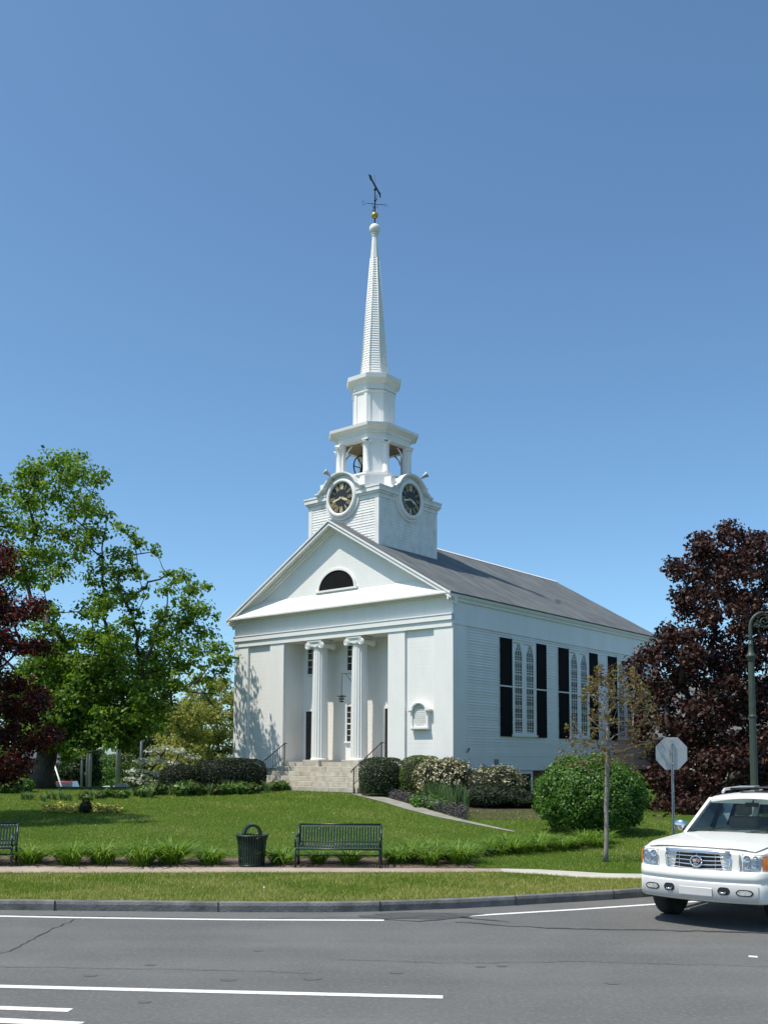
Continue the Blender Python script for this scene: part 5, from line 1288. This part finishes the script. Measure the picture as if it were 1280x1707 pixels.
# ---- purple maple, right
cl = []
left = [(880, 1165), (910, 1142), (935, 1140), (955, 1112), (985, 1114), (1010, 1132), (1040, 1112), (1065, 1082), (1090, 1048), (1120, 1040), (1150, 1040), (1180, 1048), (1220, 1060), (1260, 1080), (1300, 1086), (1345, 1090), (1380, 1100)]
for py in range(900, 1392, 30):
    xl = np.interp(py, [p[0] for p in left], [p[1] for p in left]); xr = np.interp(py, [880, 930, 1000, 1100, 1250, 1390], [1262, 1330, 1400, 1470, 1470, 1400])
    x = xl+20
    while x < xr:
        t_ = (x-xl)/(xr-xl); hw = 4.4*math.sqrt(max(.03, 1-(2*t_-1)**2)); n_ = 2 if hw > 2 else 1
        for k in range(n_):
            y = 39+(rng.uniform(.35, 1)*(-1)**k if n_ == 2 else rng.uniform(-.5, .5))*hw
            if not (1130 < x < 1168 and 1080 < py < 1108): cl.append((at(x+rng.normal(0, 6), py+rng.normal(0, 8), y), pxr(24, y)))
        x += 38
for px in range(1100, 1420, 28):  # low clumps added to fill the black shade under the crown
    for py in (1345, 1375, 1398): y = 35+rng.normal(0, 1); cl.append((at(px+rng.normal(0, 5), py, y), pxr(24, y)))
tb = at(1262, 1395, 39); tb[2] = zt(0, 39)
tree('purple_maple', 'big dark purple leaved maple covering the far end of the church', 'tree', tb, at(1255, 1270, 39), cl, .42, PURP, .16, 860, (1.1, 1.1, .85), shell=.25, upb=.45, jit=.9)
# ---- young tree on the verge
g = gp(1009, 1437); tb = np.array([g[0], g[1], zt(0, g[1])]); y0 = g[1]; cl = []
for k in range(230):
    t_ = rng.random()**.85
    py = 1290-178*t_; hw = 14+64*math.sin(PI*min(1, .12+.80*t_))**.9*(1 if t_ < .7 else .8)
    px = 1014+12*t_+rng.uniform(-1, 1)*hw
    cl.append((at(px, py, y0+rng.normal(0, .38)), .12))
for px, py in ((932, 1268), (945, 1255), (955, 1276), (968, 1268), (935, 1250), (975, 1240), (985, 1225), (1078, 1195), (1085, 1180), (1090, 1225), (1082, 1240), (1070, 1262), (1066, 1210), (1060, 1282), (1078, 1150)): cl.append((at(px, py, y0+rng.normal(0, .4)), .14))
tree('young_tree', 'slender young street tree with sparse rusty leaves and thin grey trunk', 'tree', tb, at(1013, 1190, y0), cl, .050, RUST, .068, 760, (1, 1, 1.2), bark=BARKL, shell=.1, upb=.2, vert=.9, k=14, kmin=7, wob=.004, expo=.55, up=-.6, tip=.085)
# ---- rounded shrubs
def shrub(name, label, px, base, y, wpx, top, m, n, size, **k):
    c = at(px, base, y); c[2] = zt(c[0], c[1]) if k.pop('onground', True) else c[2]
    h = at(px, top, y)[2]-c[2]; r = pxr(wpx/2, y)
    return bush(name, label, 'shrub', c, (r, r*k.pop('dep', 1), h), m, n, size, **k)
g = gp(985, 1396)
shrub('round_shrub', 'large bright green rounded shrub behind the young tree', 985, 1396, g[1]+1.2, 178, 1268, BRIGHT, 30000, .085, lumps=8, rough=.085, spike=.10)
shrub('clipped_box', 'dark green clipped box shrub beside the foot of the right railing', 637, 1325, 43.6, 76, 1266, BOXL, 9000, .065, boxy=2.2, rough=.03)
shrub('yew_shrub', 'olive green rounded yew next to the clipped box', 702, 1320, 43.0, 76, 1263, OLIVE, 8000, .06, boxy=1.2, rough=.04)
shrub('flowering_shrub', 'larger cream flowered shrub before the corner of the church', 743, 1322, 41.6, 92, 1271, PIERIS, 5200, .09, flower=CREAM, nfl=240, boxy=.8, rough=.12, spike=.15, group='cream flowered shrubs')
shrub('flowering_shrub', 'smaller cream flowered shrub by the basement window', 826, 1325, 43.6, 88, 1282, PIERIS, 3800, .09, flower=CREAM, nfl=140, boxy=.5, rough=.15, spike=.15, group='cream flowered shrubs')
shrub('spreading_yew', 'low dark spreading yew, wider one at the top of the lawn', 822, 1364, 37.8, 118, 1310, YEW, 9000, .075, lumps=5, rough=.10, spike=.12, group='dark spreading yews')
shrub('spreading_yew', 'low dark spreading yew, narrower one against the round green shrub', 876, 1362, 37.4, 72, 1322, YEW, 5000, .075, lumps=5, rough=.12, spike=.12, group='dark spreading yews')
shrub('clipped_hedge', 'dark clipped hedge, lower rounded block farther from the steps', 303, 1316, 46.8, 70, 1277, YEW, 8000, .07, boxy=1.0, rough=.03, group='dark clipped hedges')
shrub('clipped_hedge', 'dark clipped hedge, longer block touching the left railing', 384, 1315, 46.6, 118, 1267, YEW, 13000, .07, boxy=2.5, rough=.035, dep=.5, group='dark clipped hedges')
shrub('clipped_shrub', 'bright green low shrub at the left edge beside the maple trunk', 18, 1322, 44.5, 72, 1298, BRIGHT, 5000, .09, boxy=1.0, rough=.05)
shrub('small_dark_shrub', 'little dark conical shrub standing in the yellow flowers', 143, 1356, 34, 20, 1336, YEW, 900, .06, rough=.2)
# ---- trees farther off
def far_tree(name, label, y, base, outline, m, size, dens, r0=.3, zb=None, **k):
    c = at(base[0], base[1], y); c[2] = zb if zb is not None else zt(c[0], c[1])
    cl = [(at(px, py, y+rng.normal(0, 2.2)), pxr(r*1.45, y)) for px, py, r in outline]
    my = np.mean([p[1] for p in outline]); f = at(base[0], my+25, y)
    return tree(name, label, 'tree', c, f, cl, r0, m, size, dens, group='trees beyond the church', **k)
def fill(x0, x1, y0, y1, r, dome=.35):
    out = []; xc = (x0+x1)/2; y = y1
    while y > y0:
        t_ = (y1-y)/(y1-y0); hw = (x1-x0)/2*(1-t_**2.2*(1-dome)); x = xc-hw
        while x <= xc+hw: out.append((x+rng.normal(0, r*.25), y+rng.normal(0, r*.25), r*rng.uniform(.8, 1.2))); x += r*1.35
        y -= r*1.15
    return out
far_tree('hazy_tree', 'yellow green hazy tree just left of the church wall', 78, (358, 1312), fill(292, 418, 1138, 1300, 14), YELG, .24, 260, .25, shell=.1)
far_tree('hazy_tree', 'lower olive yellow tree between the church and the dogwood', 70, (318, 1312), fill(262, 345, 1168, 1305, 12), YELG, .22, 260, .2, shell=.1)
far_tree('green_tree', 'mid green tree rising behind the white dogwood', 92, (255, 1312), fill(205, 312, 1165, 1305, 14), MIDG, .28, 200, .25, shell=.1)
far_tree('dark_tree', 'dark green tree behind the twin poles', 104, (135, 1312), fill(105, 166, 1225, 1312, 12), DARKG, .34, 200, .25, zb=-3, shell=.1)
far_tree('purple_tree', 'dark reddish tree in the distance behind the red car', 112, (66, 1312), fill(28, 108, 1262, 1312, 11), PURP, .34, 200, .2, zb=-3.2, shell=.1)
far_tree('bright_tree', 'bright green tree at the end of the road right of the gap', 150, (212, 1312), fill(178, 236, 1262, 1312, 11), BRIGHT, .42, 130, .2, zb=-3.6, shell=.1)
far_tree('bright_tree', 'pale green tree at the end of the road, smallest and farthest', 185, (178, 1312), fill(160, 196, 1280, 1312, 8), MIDG, .5, 110, .2, zb=-3.6, shell=.1)
far_tree('green_tree', 'green tree far behind the maple at the left edge', 96, (-10, 1312), fill(-70, 40, 1235, 1312, 15), MIDG, .32, 190, .25, zb=-2.5, shell=.1)
# dogwood in bloom
y = 58; cl = [(at(px, py, y+rng.normal(0, .8)), pxr(r, y)) for px, py, r in [(255, 1252, 14), (278, 1248, 14), (300, 1254, 14), (322, 1262, 13), (240, 1268, 15), (265, 1268, 16), (290, 1272, 15), (312, 1278, 13), (225, 1286, 14), (248, 1290, 15), (272, 1290, 15), (232, 1302, 13), (256, 1304, 12), (215, 1298, 10), (296, 1290, 12)]]
tb = at(268, 1322, y); tb[2] = zt(tb[0], tb[1])
tree('dogwood', 'white flowering dogwood in full bloom left of the dark hedges', 'tree', tb, at(268, 1298, y), cl, .14, DOGW, .15, 420, (1.2, 1.2, .45), shell=.2, upb=1.2, jit=.45, asp=.9)
# far wood closing the view
n = 34000; a = rng.uniform(math.radians(-75), math.radians(75), n); d = rng.uniform(230, 330, n)
top = 3.0+1.6*np.sin(a*23)+1.1*np.sin(a*61+1)+.8*np.sin(a*131)+.5*np.sin(a*307)
P = np.stack([d*np.sin(a), d*np.cos(a), -4.2+(top+4.2)*rng.random(n)**.7], 1)
o = npmesh('far_wood', leafverts(P, np.stack([-np.sin(a), -np.cos(a), np.full(n, .6)], 1), 1.5, .8, .6), 4, MIDG); tag(o, 'far green wood closing the view on the horizon', 'wood', kind='stuff')
# ---- daylilies and other tufts
def tuft_mesh(name, m, nb, ln, wd, arch, spread, seed, upright=0):
    r = np.random.default_rng(seed); V = []
    for i in range(nb):
        az = r.uniform(0, 2*PI); L_ = ln*r.uniform(.6, 1.1); d = np.array([math.cos(az), math.sin(az), 0]); s = np.array([-d[1], d[0], 0])
        b = d*r.uniform(0, .10)*spread*2+s*r.normal(0, .03); lean = r.uniform(.12, .75)*spread*(1-upright*.7); ar = arch*r.uniform(.6, 1.3)
        prev = None
        for k in range(6):
            t_ = k/5; p = b+d*(lean*L_*t_+ar*L_*.35*t_**2.4)+np.array([0, 0, L_*(t_*math.cos(lean*.6)-ar*.55*t_**2.8)])
            w_ = wd*(1-t_**2.2)*(.6+.4*min(1, t_*3))+.0015
            if prev is not None: V += [prev[0]-s*prev[1], prev[0]+s*prev[1], p+s*w_, p-s*w_]
            prev = (p, w_)
    return np.array(V)
lil = []
def tuft(name, label, cat, group, p, m, rz, sc, src):
    if src[0] is None:
        o = npmesh(name, src[1](), 4, m); tag(o, label, cat, group); src[0] = o
    else:
        o = src[0].copy(); C.objects.link(o); o['label'] = label
    o.location = p; o.rotation_euler = (0, 0, rz); q = rng.uniform(1.1, 1.45) if name == 'daylily' else 1; o.scale = (sc*q, sc*q, sc*rng.uniform(.85, 1.1)); return o
LS = [[None, (lambda q: lambda: tuft_mesh('daylily', LILY, 150, .80, .015, .95, .95, q))(q)] for q in (1, 2, 3)]
for i, (px, sc, lab) in enumerate(((-30, 1, 'daylily clump half behind the left bench seat'), (52, .95, 'daylily clump just right of the cut off bench'), (113, 1, 'second daylily clump right of the cut off bench'), (172, 1.0, 'third daylily clump from the cut off bench'), (233, 1.0, 'fourth daylily clump from the cut off bench'), (287, 1.05, 'fifth daylily clump from the cut off bench'), (352, .78, 'small daylily clump left of the litter bin'), (468, .85, 'daylily clump between the litter bin and the whole bench'), (528, .72, 'daylily clump seen under the left half of the whole bench'), (585, .75, 'daylily clump seen under the right half of the whole bench'), (668, .85, 'daylily clump at the right end of the whole bench'), (716, .85, 'second daylily clump right of the whole bench'), (764, .9, 'third daylily clump right of the whole bench'))):
    g = gp(px+rng.normal(0, 2), 1439+rng.normal(0, 1.2)); tuft('daylily', lab, 'daylily', 'daylilies along the path', (g[0], g[1], zt(0, g[1])), LILY, rng.uniform(0, 6), sc, LS[i % 3])
for i in range(22):
    t_ = i/21; px = 660+350*t_+rng.normal(0, 3); py = 1433-24*t_+(-5 if i % 2 else 5)*(1-t_*.5)+rng.normal(0, 1); g = gp(px, py)
    tuft('daylily', 'daylily clump in the long row between the whole bench and the round shrub', 'daylily', 'daylilies in the long row', (g[0], g[1], zt(0, g[1])), LILY, rng.uniform(0, 6), .62+.15*rng.random(), LS[i % 3])
HO = [[None, (lambda q: lambda: (lambda pd: leafverts(pd[0]*np.array([1, 1, .8])+np.array([0, 0, .22]), pd[1]+np.array([0, 0, .6]), .16, .6, .5))(clump((0, 0, 0), .36, 420, (1, 1, .85), .3)))(q)] for q in (1, 2)]
TS = [[None, lambda: tuft_mesh('perennial', IRISL, 80, .72, .013, .45, .6, 9, .4)]]
for i in range(46):
    t_ = i/45; px = 38+482*t_+rng.normal(0, 4); py = float(np.interp(px, [38, 120, 220, 320, 420, 520], [1338, 1337, 1333, 1329, 1325, 1317]))-rng.uniform(0, 6); g = gp(px, py)
    k = i % 3; grp = 'plants in the strip at the top of the lawn'
    if k == 2 or px < 110: tuft('grassy_perennial', 'upright grassy perennial in the planting strip at the top of the lawn', 'plant', 'grassy plants in the upper strip', (g[0], g[1], zt(0, g[1])), IRISL, rng.uniform(0, 6), rng.uniform(.8, 1.1)*(.62 if px < 230 else 1), TS[0])
    else: tuft('leafy_perennial', 'broad leaved perennial in the planting strip at the top of the lawn', 'plant', 'leafy plants in the upper strip', (g[0], g[1], zt(0, g[1])), (MIDG, BRIGHT)[k], rng.uniform(0, 6), rng.uniform(.8, 1.35)*(.62 if px < 230 else 1), HO[k])
IR = [[None, lambda: tuft_mesh('iris', IRISL, 46, .95, .020, .18, .35, 5, .8)]]
for i in range(9):
    px, py = 712+i*8+rng.normal(0, 3), 1338+i*2.0+rng.normal(0, 3); g = gp(px, py); tuft('iris', 'upright iris leaves behind the purple edging', 'iris', 'irises behind the purple edging', (g[0], g[1], zt(0, g[1])), IRISL, rng.uniform(0, 6), rng.uniform(.8, 1.1), IR[0])
LP = [[None, lambda: (lambda pd: leafverts(pd[0]+np.array([0, 0, .15]), pd[1]+np.array([0, 0, .6]), .13, .6, .6))(clump((0, 0, 0), .38, 380, (1, 1, .7), .3))]]
for i in range(12):
    px, py = 690+rng.uniform(0, 60), 1330+rng.uniform(0, 14); py += (px-690)*.22; g = gp(px, py); tuft('leafy_plant', 'low leafy green plant between the cream flowered shrub and the purple edging', 'plant', 'leafy plants behind the purple edging', (g[0], g[1], zt(0, g[1])), BRIGHT, rng.uniform(0, 6), rng.uniform(.7, 1.1), LP[0])
def scatter_px(poly_up, poly_lo, n):
    ux, uy = [p[0] for p in poly_up], [p[1] for p in poly_up]; lx, ly_ = [p[0] for p in poly_lo], [p[1] for p in poly_lo]; out = []
    for i in range(n):
        x = rng.uniform(ux[0], ux[-1]); y = np.interp(x, ux, uy)+(np.interp(x, lx, ly_)-np.interp(x, ux, uy))*rng.random(); g = gp(x, y); out.append((g[0], g[1], zt(0, g[1])))
    return np.array(out)
P = scatter_px([(650, 1327), (697, 1337), (755, 1353), (776, 1362)], [(650, 1331), (697, 1344), (755, 1361), (776, 1368)], 1500); P = np.repeat(P, 3, 0)+rng.normal(0, .05, (4500, 3)); P[:, 2] += np.abs(rng.normal(0, .13, 4500))+.04
o = npmesh('purple_edging', leafverts(P, np.tile([0, -.3, 1.], (4500, 1)), .085, .5, .7), 4, LAVEN); tag(o, 'low purple flowering edging along the stone walk', 'edging plants', kind='stuff')
P = scatter_px([(72, 1350), (200, 1349)], [(72, 1356), (200, 1357)], 700); P = np.repeat(P, 2, 0)+rng.normal(0, .06, (1400, 3)); P[:, 2] = np.abs(rng.normal(0, .08, 1400))+.04+np.repeat(0, 1400)+np.array([zt(0, q) for q in P[:, 1]])
o = npmesh('yellow_flowers', leafverts(P, np.tile([0, -.3, 1.], (1400, 1)), .10, .8, .6), 4, YFL); tag(o, 'patch of low yellow flowers on the lawn', 'flowers', kind='stuff')
# ---- grass blades on verge and lawn
def blades(X, Yv, Zv, h, wd):
    n = len(X); a = rng.uniform(0, 2*PI, n); P = np.stack([X, Yv, Zv], 1); s = np.stack([np.cos(a), np.sin(a), np.zeros(n)], 1)
    hh = (h*rng.uniform(.45, 1.25, n))[:, None]; ww = (wd*rng.uniform(.7, 1.3, n))[:, None]; lean = rng.normal(0, .38, (n, 3)); lean[:, 2] = 1
    return np.stack([P-s*ww, P+s*ww, P+lean*hh], 1).reshape(-1, 3)
pl = np.array([(r[-1][0], r[-1][1]) for r in PR+PR2]); pu = np.array([(r[0][0], r[0][1]) for r in PR+PR2]); mu = np.array([(r[0][0], r[0][1]) for r in MR])
pl = pl[np.argsort(pl[:, 0])]; pu = pu[np.argsort(pu[:, 0])]; mu = mu[np.argsort(mu[:, 0])]
kyv = np.vectorize(kys)
n = 125000; X = rng.uniform(-9.5, 7.5, n); lo = kyv(X)+.15; hi = np.interp(X, pl[:, 0], pl[:, 1]); Yv = lo+(hi-lo)*rng.random(n); ok = (hi > lo+.1)
pat = np.sin(X*1.7+np.sin(Yv*2.1))*np.sin(Yv*1.9+X*.6)+rng.normal(0, .6, n)
dry = (pat > -.15) | (Yv-lo < 1.0+.5*np.sin(X*2.3))
for nm, sel, m, lab in (('verge_grass', ok & ~dry, GRB, 'green grass on the verge between kerb and path'), ('dry_verge_grass', ok & dry, VRB, 'dry yellowish grass patches on the verge by the kerb')):
    q = np.where(sel)[0]; tag(npmesh(nm, blades(X[q], Yv[q], np.full(len(q), .125), .062, .006), 3, m), lab, 'grass', kind='stuff')
wl = np.array([(r[0][0], r[0][1], r[-1][0], r[-1][1]) for r in WR])
n = 240000; Yv = 20.8+26*rng.random(n)**1.35; X = (rng.uniform(-60, 1130, n)-640)/1652*Yv
hi = np.where(X < mu[-1, 0], np.interp(X, mu[:, 0], mu[:, 1]), np.interp(X, pu[:, 0], pu[:, 1]))
ok = Yv > hi+.05
o_ = np.argsort(wl[:, 1]); wxl = np.interp(Yv, wl[o_, 3][np.argsort(wl[o_, 3])], wl[o_, 2][np.argsort(wl[o_, 3])]); wxr = np.interp(Yv, wl[o_, 1], wl[o_, 0])
ok &= ~((Yv > wl[:, 1].min()-.3) & (X > wxl-.25) & ((X < wxr+.25) | (Yv > 36)))
X, Yv = X[ok], Yv[ok]; Zv = .125+.03*np.maximum(0, Yv-21); Zv = np.minimum(Zv, .875)
sc = np.clip(Yv/22, 1, 2.1)
pat = np.sin(X*.9+1.3*np.sin(Yv*.5))*np.sin(Yv*.7+.8*np.sin(X*.6))+.5*np.sin(X*2.3+Yv*1.4)+rng.normal(0, .75, len(X))
for nm, q, m, lab in (('lawn_grass', pat < 1.0, GRB, 'mown green grass of the church lawn'), ('dry_lawn_grass', pat >= 1.0, VRB, 'paler dry tufts scattered through the church lawn')):
    tag(npmesh(nm, blades(X[q], Yv[q], Zv[q], .050*sc[q]**.5, .006*sc[q]), 3, m), lab, 'grass', kind='stuff')
n = 60; Yv = rng.uniform(17, 40, n); X = (rng.uniform(0, 900, n)-640)/1652*Yv; q = ((Yv > np.interp(X, mu[:, 0], mu[:, 1])+.2) | (Yv < np.interp(X, pl[:, 0], pl[:, 1])-.2)) & (X < 1+2*(Yv < 34)); X, Yv = X[q], Yv[q]
P = np.stack([X, Yv, .13+.03*np.maximum(0, Yv-21)+.05], 1); tag(npmesh('clover_flowers', leafverts(P, np.tile([0, -.6, 1.], (len(P), 1)), .026, .9, .3), 4, mat('white clover', (.6, .6, .55), rough=.8)), 'white clover heads dotted through the grass', 'flowers', kind='stuff')
